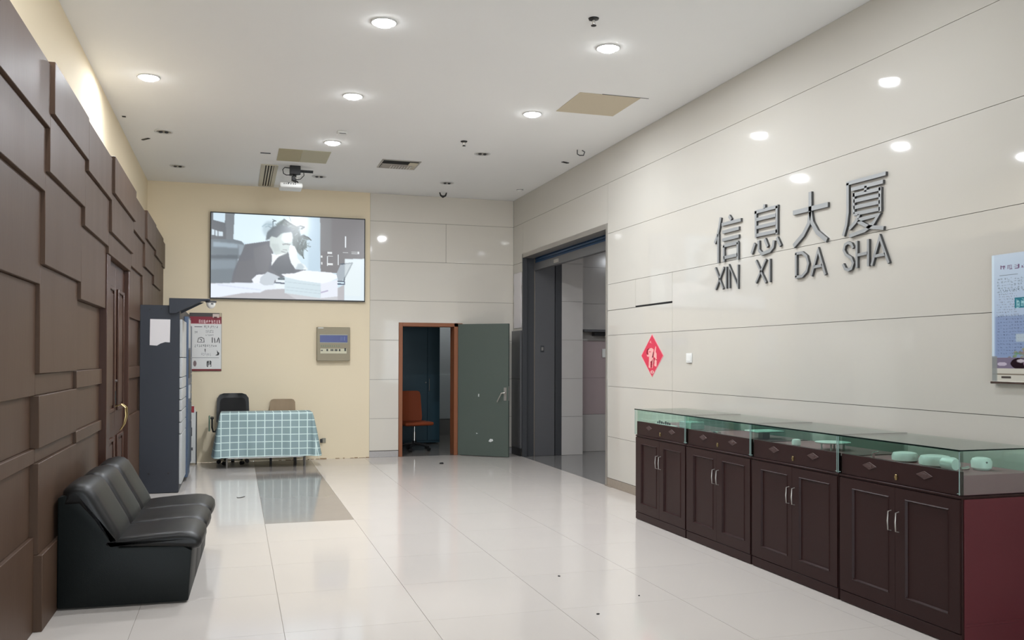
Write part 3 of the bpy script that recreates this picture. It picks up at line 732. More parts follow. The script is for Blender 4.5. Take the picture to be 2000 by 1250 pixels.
P = Paint(170, 300, (230, 229, 226))
def pz(x, y): return ((x-60)/(642-60), (y-75)/(1118-75))
def pr(x0, y0, x1, y1, c, a=1): P.rect(*pz(x0, y0), *pz(x1, y1), c, a)
pr(60, 60, 605, 150, (74, 68, 66)); pr(605, 60, 650, 142, (196, 180, 150)); pr(60, 140, 650, 270, (138, 34, 52)); pr(480, 90, 600, 160, (214, 196, 186)); pr(500, 140, 560, 175, (96, 24, 36))
P.glyphs(*pz(220, 195), *pz(630, 262), 9, (232, 200, 200), .95, 3, 9); pr(60, 262, 650, 272, (190, 120, 124)); pr(60, 1082, 650, 1120, (122, 30, 34)); pr(60, 878, 600, 886, (104, 102, 102))
pr(150, 320, 290, 332, (110, 110, 110)); P.glyphs(*pz(310, 300), *pz(580, 345), 7, (90, 88, 88), .8, 5, 5)
for y, k in ((380, 1), (410, 2), (460, 3)): P.glyphs(*pz(350, y), *pz(500, y+26), 5, (70, 70, 70), .85, y, 5)
P.glyphs(*pz(150, 405), *pz(210, 445), 2, (100, 100, 100), .8, 44, 8)
P.line([pz(205, 600), pz(225, 530), pz(270, 515), pz(320, 535), pz(325, 600)], .012, (70, 70, 70), 1, 0, .58); P.line([pz(215, 600), pz(330, 600)], .01, (90, 90, 90), 1, 0, .58); P.line([pz(250, 545), pz(285, 560), pz(270, 585)], .012, (70, 70, 70), 1, 0, .58)
for a in ((475, 520, 475, 605), (515, 530, 525, 605), (560, 600, 590, 520), (600, 540, 605, 610)): P.line([pz(a[0], a[1]), pz(a[2], a[3])], .016, (56, 56, 56), 1, 0, .58)
P.glyphs(*pz(150, 640), *pz(560, 685), 11, (72, 72, 72), .85, 8, 5); P.line([pz(345, 725), pz(348, 770)], .016, (70, 70, 70), 1, 0, .58)
P.glyphs(*pz(270, 790), *pz(460, 845), 6, (160, 160, 160), .7, 9, 5)
P.poly([pz(560, 740), pz(585, 780), pz(605, 790), pz(600, 830), pz(560, 842), pz(530, 838), pz(570, 815)], (30, 30, 30))
P.glyphs(*pz(370, 930), *pz(470, 1045), 2, (60, 60, 60), .9, 10, 14); P.ell(*pz(160, 985), .05, .05, (110, 84, 84), .8, 2)
po_ = thing('wall_poster', 'white printed notice with a red header and red foot on the cream wall', 'poster', (-.40, YB, 1.31))
box('backing_board', m_black, -.625, -.188, YB-.014, YB-.001, 1.308, 2.142, po_)
picture('print', P, (-.622, YB-.0155, 2.14), (1, 0, 0), (0, 0, -1), .430, .828, m_attr, po_)
t = thing('wall_socket', 'wall socket with a black plug and cable low on the cream wall', 'socket', (1.25, YB, .24))
box('plate', mat('socket_plate', (150, 146, 130), .5), 1.235, 1.295, YB-.012, YB-.001, .24, .31, t, bev=.003); box('plug', m_black, 1.21, 1.245, YB-.05, YB-.012, .245, .30, t, bev=.006)
bm = bmesh.new(); tube(bm, [(1.21, YB-.03, .27), (1.18, YB-.03, .22), (1.20, YB-.02, .12), (1.19, YB-.02, .02)], .004, 6); ob('cable', bm, m_white, t)
t = thing('standing_sign', 'slim white board with a red top leaning beyond the parcel locker', 'sign', (-.55, 13.4, 0))
bm = bmesh.new(); prism(bm, [(-.72, .02), (-.52, .02), (-.52, .74), (-.555, .83), (-.72, .83)], 'Y', 13.36, 13.40, .004); ob('board', bm, m_white, t)
box('red_top', m_red, -.72, -.545, 13.355, 13.359, .73, .82, t); box('edge_strip', m_black, -.52, -.508, 13.355, 13.405, 0, .74, t)
box('printing', m_steel, -.60, -.57, 13.354, 13.359, .40, .52, t); box('printing', m_steel, -.59, -.56, 13.354, 13.359, .20, .24, t)

# ------------------------------------------------------------------ metal sign characters
S = {'xin':[[(7.185, 2.781), (7.211, 2.695), (7.243, 2.621), (7.289, 2.56)], [(7.228, 2.636), (7.228, 2.373)], [(7.043, 2.774), (7.003, 2.734)], [(7.167, 2.714), (6.844, 2.711)], [(7.153, 2.643), (6.877, 2.643)], [(7.153, 2.573), (6.878, 2.574)], [(7.131, 2.52), (7.131, 2.374)], [(7.142, 2.517), (6.89, 2.519)], [(6.898, 2.522), (6.898, 2.37)], [(7.131, 2.41), (6.898, 2.413)]],
'xi':[[(6.487, 2.75), (6.481, 2.786)], [(6.612, 2.749), (6.612, 2.524)], [(6.631, 2.741), (6.289, 2.738)], [(6.306, 2.744), (6.306, 2.514)], [(6.603, 2.676), (6.315, 2.672)], [(6.603, 2.609), (6.315, 2.606)], [(6.603, 2.543), (6.298, 2.539)], [(6.626, 2.478), (6.679, 2.396)], [(6.57, 2.494), (6.566, 2.414), (6.52, 2.378), (6.403, 2.391), (6.359, 2.418), (6.346, 2.469)], [(6.478, 2.496), (6.435, 2.428)], [(6.305, 2.486), (6.253, 2.413)]],
'da':[[(6.083, 2.652), (5.647, 2.648)], [(5.863, 2.78), (5.863, 2.63), (5.881, 2.538), (5.952, 2.463), (6.077, 2.39)], [(5.863, 2.63), (5.84, 2.542), (5.775, 2.458), (5.662, 2.384)]],
'sha':[[(5.439, 2.762), (5.028, 2.757)], [(5.423, 2.764), (5.423, 2.552), (5.44, 2.466), (5.474, 2.391)], [(5.385, 2.711), (5.055, 2.707)], [(5.229, 2.709), (5.235, 2.669)], [(5.359, 2.684), (5.359, 2.532)], [(5.366, 2.668), (5.079, 2.664)], [(5.085, 2.674), (5.086, 2.508)], [(5.359, 2.624), (5.085, 2.62)], [(5.359, 2.578), (5.086, 2.574)], [(5.359, 2.531), (5.086, 2.527)], [(5.3, 2.52), (5.333, 2.477), (5.406, 2.433)], [(5.313, 2.483), (5.104, 2.488), (5.154, 2.438), (5.242, 2.4), (5.406, 2.382)], [(5.313, 2.474), (5.204, 2.42), (5.05, 2.39)]],
'X1':[[(7.283, 2.334), (7.142, 2.132)], [(7.131, 2.325), (7.278, 2.136)]], 'I1':[[(7.091, 2.326), (7.091, 2.13)]], 'N':[[(7.037, 2.13), (7.037, 2.325), (6.894, 2.132), (6.894, 2.325)]],
'X2':[[(6.613, 2.332), (6.462, 2.133)], [(6.462, 2.326), (6.613, 2.143)]], 'I2':[[(6.406, 2.325), (6.406, 2.133)]],
'D':[[(6.055, 2.142), (5.965, 2.144), (5.91, 2.178), (5.887, 2.235), (5.91, 2.292), (5.965, 2.326), (6.055, 2.328)], [(6.045, 2.33), (6.045, 2.14)]],
'A1':[[(5.851, 2.135), (5.765, 2.322), (5.68, 2.13)], [(5.813, 2.200), (5.716, 2.203)]],
'S':[[(5.364, 2.291), (5.385, 2.323), (5.42, 2.336), (5.454, 2.326), (5.468, 2.288), (5.443, 2.252), (5.387, 2.222), (5.366, 2.185), (5.385, 2.148), (5.42, 2.14), (5.454, 2.152), (5.477, 2.188)]],
'H':[[(5.327, 2.337), (5.327, 2.146)], [(5.207, 2.335), (5.207, 2.147)], [(5.32, 2.236), (5.211, 2.240)]],
'A2':[[(5.173, 2.148), (5.09, 2.333), (5.003, 2.148)], [(5.136, 2.209), (5.037, 2.212)]]}
def ribbon(bm, pts, wd, x0, x1):
    pts = [Vector((p[0], p[1])) for p in pts]; L_, R_ = [], []
    for i, p in enumerate(pts):
        a = (p-pts[i-1]).normalized() if i else None; b = (pts[i+1]-p).normalized() if i < len(pts)-1 else None
        if a is None: a = b
        if b is None: b = a
        n1 = Vector((-a.y, a.x)); n2 = Vector((-b.y, b.x)); n = (n1+n2)
        n = n.normalized() if n.length > .2 else n1
        k = wd/2/max(.45, n.dot(n1)); L_.append(p+n*k); R_.append(p-n*k)
    for i in range(len(pts)-1):
        q = [L_[i], L_[i+1], R_[i+1], R_[i]]; A = [bm.verts.new((x0, v.x, v.y)) for v in q]; B = [bm.verts.new((x1, v.x, v.y)) for v in q]
        fs = [bm.faces.new(A), bm.faces.new(B[::-1])]
        fs += [bm.faces.new((A[j], B[j], B[(j+1) % 4], A[(j+1) % 4])) for j in range(4)]
        for f in fs[2:]: f.material_index = 1
names = [('xin', 'sign_character', 'first big metal Chinese character of the wall sign, above XIN', .029), ('xi', 'sign_character', 'second big metal Chinese character of the wall sign, above XI', .028), ('da', 'sign_character', 'third big metal Chinese character of the wall sign, above DA', .036), ('sha', 'sign_character', 'fourth big metal Chinese character, the dense one above SHA', .026),
 ('X1', 'sign_letter', 'small metal letter X beginning the word XIN', .019), ('I1', 'sign_letter', 'small metal letter I in the middle of the word XIN', .019), ('N', 'sign_letter', 'small metal letter N ending the word XIN', .019),
 ('X2', 'sign_letter', 'small metal letter X beginning the word XI', .019), ('I2', 'sign_letter', 'small metal letter I ending the word XI', .019), ('D', 'sign_letter', 'small metal letter D beginning the word DA', .022), ('A1', 'sign_letter', 'small metal letter A ending the word DA', .022),
 ('S', 'sign_letter', 'small metal letter S beginning the word SHA', .021), ('H', 'sign_letter', 'small metal letter H in the middle of the word SHA', .021), ('A2', 'sign_letter', 'small metal letter A ending the word SHA', .021)]
for key, nm, lab, wd in names:
    bm = bmesh.new()
    for st in S[key]: ribbon(bm, st, wd, XR-.020, XR-.0005)
    o = ob(nm, bm, [m_sign, m_signs], smooth=False)
    tag(o, lab, 'sign', 'big metal characters on the right wall' if nm == 'sign_character' else 'metal letters under the big characters')

# ------------------------------------------------------------------ red diamond, switch, framed board on the right wall
P = Paint(120, 200, (218, 58, 84))
def dz(x, y): return ((x-265)/485, (y-145)/945)
P.poly([dz(450, 320), dz(475, 270), dz(505, 335)], (236, 160, 160), .9); P.poly([dz(476, 320), dz(486, 292), dz(500, 325)], (214, 80, 96), .9)
cr = (238, 178, 172)
P.line([dz(455, 455), dz(405, 480), dz(395, 560), dz(415, 590)], .028, (138, 18, 42), 1, 0, .52)
P.poly([dz(420, 500), dz(455, 450), dz(500, 440), dz(550, 480), dz(530, 560), dz(510, 660), dz(545, 660), dz(500, 740), dz(470, 760), dz(470, 905), dz(430, 890), dz(440, 700), dz(440, 640), dz(400, 640), dz(385, 600), dz(430, 590)], cr)
P.poly([dz(590, 400), dz(600, 430), dz(590, 540), dz(610, 560), dz(615, 690), dz(610, 870), dz(560, 850), dz(565, 740), dz(590, 680), dz(545, 640), dz(560, 520)], cr)
P.poly([dz(535, 530), dz(550, 540), dz(530, 670), dz(508, 655)], (104, 14, 34)); P.poly([dz(520, 720), dz(505, 880), dz(478, 890), dz(488, 770), dz(462, 765)], (138, 18, 42)); P.poly([dz(550, 680), dz(568, 680), dz(545, 800), dz(528, 840)], (138, 18, 42)); P.poly([dz(520, 740), dz(535, 690), dz(545, 700), dz(520, 900), dz(508, 905)], cr)
P.ell(*dz(460, 530), .05, .014, (214, 80, 96)); P.ell(*dz(604, 710), .03, .014, (150, 20, 40))
P.ell(*dz(512, 990), .075, .04, (240, 190, 186)); P.ell(*dz(512, 990), .02, .03, (190, 40, 60))
dm = thing('diamond_sticker', 'red diamond paper decoration with a pale motif on the tiled right wall', 'decoration', (XR, 8.612, 1.31))
yc, zc_, hy_, hz = 8.612, 1.534, .268, .229
bm = bmesh.new(); prism(bm, [(yc, zc_-hz), (yc+hy_, zc_), (yc, zc_+hz), (yc-hy_, zc_)], 'X', XR-.0025, XR-.0005); ob('paper', bm, mat('pink_edge', (232, 150, 156), .7), dm)
dia = lambda x, y: (np.abs(x-.5)+np.abs(y-.5)) < .5
picture('print', P, (XR-.0032, yc+hy_*.94, zc_+hz*.95), (0, -1, 0), (0, 0, -1), 2*hy_*.94, 2*hz*.95, m_attr, dm, clip=dia)
sw = thing('light_switch', 'square white wall switch to the right of the red diamond', 'switch', (XR, 7.797, 1.46))
box('plate', m_white, XR-.010, XR-.0005, 7.742, 7.852, 1.462, 1.556, sw, bev=.003); box('rocker', m_white, XR-.014, XR-.009, 7.76, 7.834, 1.478, 1.542, sw, bev=.002); box('lower_edge', m_steel, XR-.011, XR-.002, 7.75, 7.80, 1.458, 1.461, sw)

P = Paint(150, 300, (196, 212, 226))
for k in range(300):
    t_ = k/300; c = np.array([200, 214, 228])*(1-t_)+np.array([150, 172, 204])*t_; P.a[k] = c/255.
P.rect(0, 0, .035, 1, (216, 232, 242), .8)
P.glyphs(.10, .088, .62, .120, 6, (112, 84, 116), .85, 5, 8); P.glyphs(.62, .07, .95, .12, 3, (90, 60, 100), .9, 6, 8)
P.rect(.10, .162, .33, .166, (90, 100, 110)); 
for k in range(5): P.glyphs(.07, .185+.024*k, .56-.04*(k == 4), .200+.024*k, 12, (128, 140, 154), .7, 20+k, 5)
P.glyphs(.10, .276, .44, .286, 12, (64, 74, 84), .9, 31, 5)
for k in range(9): P.glyphs(.06 if k > 3 else .09, .305+.02*k, .30+.02*(k % 3), .315+.02*k, 8, (130, 132, 146), .7, 40+k, 5)
P.rect(.29, .345, .52, .425, (56, 124, 140)); P.glyphs(.30, .352, .52, .42, 4, (170, 210, 216), .7, 50, 12); P.rect(.44, .415, .60, .50, (206, 214, 216), .8, 2)
P.rect(.05, .48, 1, .80, (128, 146, 184), .7, 3)
for k in range(13): P.glyphs(.07, .475+.024*k, .62, .486+.024*k, 16, (88, 100, 124), .6, 60+k, 5)
P.rect(.30, .62, .46, .68, (196, 208, 208), .7, 2)
rnd = random.Random(3)
for k in range(260):
    x = .2+rnd.random()*.8; y = .66+rnd.random()*.14
    if y > .80-.22*(x-.1): P.ell(x, y, .02, .008, (random.choice((110, 130, 150)), 140+rnd.randint(-20, 20), 120), .8)
P.rect(0, .80, 1, .885, (128, 118, 138)); P.ell(.13, .85, .06, .015, (190, 180, 196)); P.ell(.34, .845, .105, .042, (40, 28, 36)); P.ell(.36, .825, .05, .014, (214, 206, 214), .9, 1); P.ell(.47, .845, .08, .034, (150, 118, 146)); P.ell(.7, .845, .12, .03, (110, 92, 112))
P.rect(0, .885, 1, 1, (206, 202, 190)); P.rect(0, .925, 1, .935, (128, 118, 104)); P.rect(.12, .945, .24, .96, (80, 74, 70)); P.rect(0, .98, 1, 1, (226, 222, 208)); P.rect(0, .79, .07, .985, (140, 144, 142), .9, 1)
fb = thing('framed_board', 'glossy blue information board with a photo strip at the right edge of the view', 'notice board', (XR, 3.86, 1.365))
box('board', m_lockg, XR-.022, XR-.0005, 3.58, 4.143, 1.362, 2.106, fb, bev=.004)
picture('print', P, (XR-.0232, 4.139, 2.102), (0, -1, 0), (0, 0, -1), .555, .736, m_attrg, fb)
box('bottom_rail', m_chrome, XR-.032, XR-.02, 3.58, 4.145, 1.362, 1.376, fb, bev=.002)

# ------------------------------------------------------------------ black three-seat sofa
sofa = thing('waiting_sofa', 'black leather three-seat armless sofa against the timber wall', 'sofa', (-1.0, 5.86, 0), math.radians(-1.6))
SWD = .555
def cushion(bm, prof, y0, y1, rad):
    n = len(prof); P_ = [Vector((x, z)) for x, z in prof]; nr = []
    ar = sum(P_[i].x*P_[(i+1) % n].y-P_[(i+1) % n].x*P_[i].y for i in range(n)); sg = 1 if ar > 0 else -1
    for i in range(n):
        t = (P_[(i+1) % n]-P_[i-1]).normalized(); nr.append(Vector((t.y, -t.x))*sg)
    st = []
    for k in range(6): a = PI/2*k/5; st.append((y0+rad*(1-math.sin(a)), rad*.75*(1-math.cos(a))))
    st = [(y0+rad*(1-math.cos(PI/2*k/5)), rad*.7*(1-math.sin(PI/2*k/5))) for k in range(6)]
    mid = [(y0+(y1-y0)*f, -.006) for f in (.3, .5, .7)]
    st = st+mid+[(y1-(y-y0), e) for y, e in st[::-1]]
    rings = [[bm.verts.new((P_[i].x-nr[i].x*e, y, P_[i].y-nr[i].y*e)) for i in range(n)] for y, e in st]
    for a, b in zip(rings, rings[1:]):
        for i in range(n): bm.faces.new((a[i], a[(i+1) % n], b[(i+1) % n], b[i]))
    bm.faces.new(rings[0]); bm.faces.new(rings[-1][::-1])
prof = [(.0, .01), (.735, .01), (.755, .32), (.70, .35), (.34, .36), (.30, .43), (.125, .665), (.05, .685), (0, .67)]
for k in range(3):
    y0 = k*SWD
    bm = bmesh.new(); prism(bm, prof, 'Y', y0+.006, y0+SWD-.006, .012, 2); ob('frame', bm, m_leatherb, sofa, local=True)
    bm = bmesh.new(); cushion(bm, [(.26, .35), (.255, .385), (.29, .405), (.40, .418), (.55, .430), (.68, .436), (.74, .430), (.785, .412), (.808, .385), (.812, .355), (.795, .325), (.755, .318), (.60, .33), (.40, .34)], y0+.002, y0+SWD-.002, .060); ob('seat_cushion', bm, m_leather, sofa, local=True, ang=80)
    bm = bmesh.new(); cushion(bm, [(.02, .60), (.012, .66), (.022, .705), (.055, .735), (.10, .745), (.145, .738), (.18, .712), (.21, .665), (.25, .590), (.29, .520), (.325, .455), (.345, .40), (.34, .365), (.29, .36), (.20, .48), (.10, .60)], y0+.002, y0+SWD-.002, .075); ob('back_cushion', bm, m_leather, sofa, local=True, ang=80)

# ------------------------------------------------------------------ parcel locker
lk = thing('parcel_locker', 'tall slate-blue parcel locker standing against the timber wall', 'locker', (-.8, 11.8, 0))
LX0, LX1, LY0, LY1, LZ = -.935, -.592, 10.62, 13.0, 2.08
box('body', m_locker, LX0, LX1, LY0, LY1, .005, LZ, lk, bev=.004)
box('end_panel', m_locker, -1.0, LX1, LY0-.008, LY0-.0005, .005, LZ, lk, bev=.002)
zz = [.09, .65, .78, .91, 1.03, 1.155, 1.28, 1.50, 1.93]
for c0, c1 in ((10.63, 11.07), (11.08, 11.52)):
    for a, b in zip(zz, zz[1:]):
        box('locker_door', m_lockg, LX1, LX1+.028, c0, c1, a+.004, b-.004, lk, bev=.004)
ct = box('control_unit', m_lockb, LX1, LX1+.05, 11.55, 12.05, .05, 2.0, lk, bev=.004)
box('touch_screen', m_black, LX1+.05, LX1+.056, 11.6, 12.0, 1.25, 1.6, ct); box('keypad', m_lockg, LX1+.05, LX1+.062, 11.65, 11.9, 1.0, 1.16, ct); box('upper_glass', m_lockg, LX1+.05, LX1+.054, 11.57, 12.03, 1.62, 1.97, ct)
for c0, c1 in ((12.08, 12.52), (12.53, 12.98)):
    for a, b in zip(zz, zz[1:]): box('locker_door', m_lockb, LX1, LX1+.028, c0, c1, a+.004, b-.004, lk, bev=.004)
for x, z in ((-.90, .22), (-.70, .22), (-.90, 2.03), (-.78, 2.04)):
    bm = bmesh.new(); tube(bm, [(x, LY0-.009, z), (x, LY0-.013, z)], .011 if z < 1 else .007, 10); ob('screw_cap', bm, m_black, lk)
bm = bmesh.new(); prism(bm, [(-.70, 2.158), (-.70, 1.99), (-.625, 1.99), (-.56, 2.03), (-.345, 2.135), (-.27, 2.138), (-.27, 2.158)], 'Y', 10.56, 10.605, .003)
bx(bm, -.70, -.30, 10.60, 10.95, 2.148, 2.158); prism(bm, [(-.70, 2.148), (-.70, 2.0), (-.60, 2.0), (-.345, 2.135)], 'Y', 10.90, 10.93); bx(bm, -.70, -.60, 10.60, 10.95, 2.08, 2.15)
ob('canopy_bracket', bm, m_locker, lk)
bm = bmesh.new(); prism(bm, [(-.897, 1.925), (-.688, 1.923), (-.692, 1.668), (-.74, 1.672), (-.79, 1.655), (-.825, 1.632), (-.90, 1.637)], 'Y', LY0-.0105, LY0-.0085)
tag(ob('paper_notice', bm, m_paper), 'blank white sheet with a torn lower corner stuck on the locker end', 'paper')
dc = thing('dome_camera', 'small white dome camera under the tip of the locker bracket', 'camera', (-.262, 10.59, 2.135))
bm = bmesh.new(); lathe(bm, [(0, -.003), (.060, -.003), (.060, -.018), (.052, -.022)], -.262, 10.59, 20, 2.138); ob('base', bm, m_steeld, dc)
bm = bmesh.new(); lathe(bm, [(.050, -.018), (.048, -.045), (.036, -.072), (.018, -.086), (0, -.090)], -.262, 10.59, 20, 2.138); ob('dome', bm, m_white, dc)
bm = bmesh.new(); bx(bm, -.262, -.235, 10.538, 10.548, 2.095, 2.108); ob('lens', bm, m_steeld, dc)

# ------------------------------------------------------------------ glass-topped display counters
CX, CB, CT = 3.6, 4.12, 1.03
def counter(root):
    """local: y 0..W along wall, x 0 front .. D; front faces -x"""
    W, D = .984, CB-CX
    ob_ = lambda n, bm, m, p=root, **k: ob(n, bm, m, p, local=True, **k)
    bm = bmesh.new(); bx(bm, .012, D, 0.004, W-.004, .0, .785, .003); bx(bm, .004, D, 0, W, .775, .788, .003); ob_('body', bm, m_mahog)
    bm = bmesh.new(); bx(bm, .024, D-.01, -.002, .006, .004, .772, .002); bx(bm, .03, D-.04, -.005, -.001, .11, .125, .002); ob_('side_panel', bm, m_mahogs, label='reddish glossy end panel')
    bm = bmesh.new(); bx(bm, .004, .014, .006, W-.006, .005, .07, .002); ob_('plinth', bm, m_mahog)
    for (a, b, p0, p1, hyy) in ((.010, .4855, .082, .407, .455), (.4875, .975, .535, .86, .518)):
        bm = bmesh.new(); o0, o1, z0, z1, q0, q1 = a, b, .075, .768, .156, .713
        X = .002; r = .009; s = .012
        def ring(y0_, y1_, u0, u1, x): return [bm.verts.new((x, y, z)) for y, z in ((y0_, u0), (y1_, u0), (y1_, u1), (y0_, u1))]
        A = ring(o0, o1, z0, z1, .012); B = ring(o0, o1, z0, z1, X); Cc = ring(p0, p1, q0, q1, X); Dd = ring(p0+s*.4, p1-s*.4, q0+s*.4, q1-s*.4, X-.004)
        E = ring(p0+s, p1-s, q0+s, q1-s, X+r)
        for u, v in ((A, B), (B, Cc), (Cc, Dd), (Dd, E)):
            for i in range(4): bm.faces.new((u[i], u[(i+1) % 4], v[(i+1) % 4], v[i]))
        bm.faces.new(E); d = ob_('door', bm, m_mahog, smooth=False)
        bm = bmesh.new(); tube(bm, [(X, hyy, .52), (X-.022, hyy, .525), (X-.026, hyy, .577), (X-.022, hyy, .63), (X, hyy, .635)], [.003, .0035, .0045, .0035, .003], 8)
        ob_('handle', bm, m_alu, d)
    bm = bmesh.new(); bx(bm, .014, .034, .012, W-.012, .789, .915, .002); dr = ob_('drawer_front', bm, m_mahog)
    for yy in (.268, .713):
        bm = bmesh.new(); prism(bm, [(yy-.062, .866), (yy-.02, .882), (yy, .889), (yy+.02, .882), (yy+.062, .866), (yy+.02, .850), (yy, .843), (yy-.02, .850)], 'X', .009, .0145, .0015); bx(bm, .007, .010, yy-.022, yy+.022, .858, .874, .001); ob_('ornament', bm, m_orn, dr)
    bm = bmesh.new(); tube(bm, [(.0145, .488, .828), (.007, .488, .828)], .010, 12); bx(bm, .007, .0145, .480, .496, .812, .844, .002); ob_('lock', bm, m_brass, dr)
    bm = bmesh.new(); bx(bm, .0345, D-.02, .016, W-.016, .79, .895, .002); ob_('display_tray', bm, mat('tray', (150, 104, 110), .5), label='dusty red-brown tray floor inside the glass')
    # glass
    T = .006
    bm = bmesh.new(); bx(bm, -.004, D+.004, -.002, W+.002, CT-T, CT); ob_('glass_top', bm, m_glasst, smooth=False)
    bm = bmesh.new(); bx(bm, .020, .020+T, .008, W-.008, .917, CT-T-.001); ob_('glass_front', bm, m_glass, smooth=False)
    bm = bmesh.new(); bx(bm, D-.014, D-.014+T, .008, W-.008, .80, CT-T-.001); ob_('glass_back', bm, m_glass, smooth=False)
    for yy in (.0005, W-.0005-T): bm = bmesh.new(); bx(bm, -.003, D-.002, yy, yy+T, .795, CT-T-.001); ob_('glass_side', bm, m_glass, smooth=False)
    bm = bmesh.new()
    bx(bm, -.0065, -.0035, -.002, W+.002, CT-T-.002, CT+.001); bx(bm, -.004, D+.004, -.0035, -.0018, CT-T-.0005, CT+.0005)
    ob_('glass_edge', bm, m_gedge)
    bm = bmesh.new()
    for yy in (.0005, W-.0005-T): bx(bm, -.0045, -.003, yy, yy+T, .795, CT-T-.001); 
    for yy in (.003, W-.02): bx(bm, -.003, .001, yy, yy+.017, .800, .804)
    ob_('side_pane_edge', bm, mat('pane_edge', (134, 160, 156), .2))
    return root
gr = 'glass-topped display counters along the right wall'
labs = ['display counter nearest the camera, its reddish end panel in view', 'second display counter from the camera, white dish stand inside', 'third display counter from the camera, pale tray inside its glass', 'farthest display counter, small pale box inside, beside the opening']
root = thing('display_counter', labs[0], 'counter', (CX, 3.765, 0), 0, gr); counter(root)
cys = [3.765, 4.757, 5.749, 6.741]
for k in range(1, 4): dup(root, (CX, cys[k], 0), None, labs[k])
# things inside the glass
TZ = .896
def pot(name, lab, x, y, r, h, m=m_porc, cat='container', n=18):
    bm = bmesh.new(); lathe(bm, [(0, 0), (r*.8, 0), (r, h*.15), (r*1.02, h*.6), (r*.9, h*.92), (r*.6, h), (0, h)], x, y, n, TZ); return tag(ob(name, bm, m), lab, cat)
t = thing('white_jar', 'white lidded jar with a dark dot in the nearest glass case', 'jar', (3.92, 3.95, TZ))
bm = bmesh.new(); lathe(bm, [(0, 0), (.040, 0), (.052, .012), (.054, .045), (.046, .062), (.03, .068), (0, .07)], 3.92, 3.95, 20, TZ); ob('jar_body', bm, m_porc, t)
bm = bmesh.new(); tube(bm, [(3.905, 3.896, TZ+.045), (3.905, 3.902, TZ+.045)], .005, 8); ob('dark_dot', bm, m_steel, t)
t = thing('white_cup', 'white cup lying beside a glinting stopper in the nearest glass case', 'cup', (3.70, 3.93, TZ))
bm = bmesh.new(); tube(bm, [(3.70, 3.90, TZ+.04), (3.70, 3.92, TZ+.04), (3.70, 3.98, TZ+.04)], [.030, .038, .036], 18); ob('cup_body', bm, m_porc, t)
t = thing('glass_stopper', 'small glinting metal stopper between the cup and the jar', 'stopper', (3.79, 3.93, TZ))
bm = bmesh.new(); tube(bm, [(3.76, 3.93, TZ+.012), (3.79, 3.93, TZ+.012), (3.81, 3.93, TZ+.016)], [.008, .010, .012], 10); ob('stopper_body', bm, m_chrome, t)
o = pot('porcelain_bowl', 'larger pale rounded bowl behind the front glass of the nearest counter', 3.80, 4.16, .085, .062)
o = pot('porcelain_bowl', 'smaller pale rounded bowl left of the larger one in the nearest counter', 3.80, 4.40, .072, .056)
t = thing('glass_figure', 'small glinting glass figure at the far end of the nearest counter', 'ornament', (3.75, 4.62, TZ))
bm = bmesh.new(); tube(bm, [(3.75, 4.62, TZ), (3.75, 4.61, TZ+.03), (3.75, 4.57, TZ+.04)], [.012, .008, .005], 8); ob('figure_body', bm, m_chrome, t)
t = thing('dish_stand', 'white dish on short legs inside the second glass case', 'stand', (3.82, 5.10, TZ))
bm = bmesh.new(); lathe(bm, [(0, .040), (.11, .044), (.115, .052), (0, .050)], 3.82, 5.10, 24, TZ); ob('dish', bm, m_porc, t)
for s, q in ((-.05, -.05), (.05, -.05), (.05, .05), (-.05, .05)): bm = bmesh.new(); tube(bm, [(3.82+s, 5.10+q, TZ), (3.82+s, 5.10+q, TZ+.042)], .006, 6); ob('leg', bm, m_porc, t)
pot('porcelain_cup', 'small white cup left of the dish stand in the second glass case', 3.76, 5.42, .03, .045, cat='cup')
t = thing('pale_tray', 'pale flat tray on a small foot inside the third glass case', 'tray', (3.85, 5.95, TZ))
box('tray_plate', m_porc, 3.74, 3.96, 5.86, 6.06, TZ+.052, TZ+.062, t, bev=.003); box('foot', m_porc, 3.82, 3.88, 5.93, 5.99, TZ, TZ+.052, t)
t = thing('chrome_clasp', 'little chrome clasp at the far end of the third glass case', 'clasp', (3.72, 6.45, TZ))
bm = bmesh.new(); bx(bm, 3.70, 3.74, 6.40, 6.46, TZ, TZ+.02, .004); tube(bm, [(3.72, 6.46, TZ+.01), (3.72, 6.52, TZ+.015)], .005, 6); ob('clasp_body', bm, m_chrome, t)
t = thing('pale_box', 'small pale ribbed box inside the farthest glass case', 'box', (3.80, 7.0, TZ))
box('box_body', mat('pale_box', (176, 190, 184), .5), 3.74, 3.86, 6.90, 7.12, TZ, TZ+.058, t, bev=.006); box('box_lid', m_porc, 3.735, 3.865, 6.895, 6.93, TZ, TZ+.062, t, bev=.003)
t = thing('name_strip', 'row of small black figures on a strip in the farthest glass case', 'strip', (3.80, 7.4, TZ))
box('strip', m_porc, 3.74, 3.76, 7.18, 7.6, TZ, TZ+.008, t)
for k in range(7): box('mark', m_black, 3.742, 3.750, 7.30+.04*k, 7.315+.04*k, TZ+.008, TZ+.024+.006*(k % 3), t)

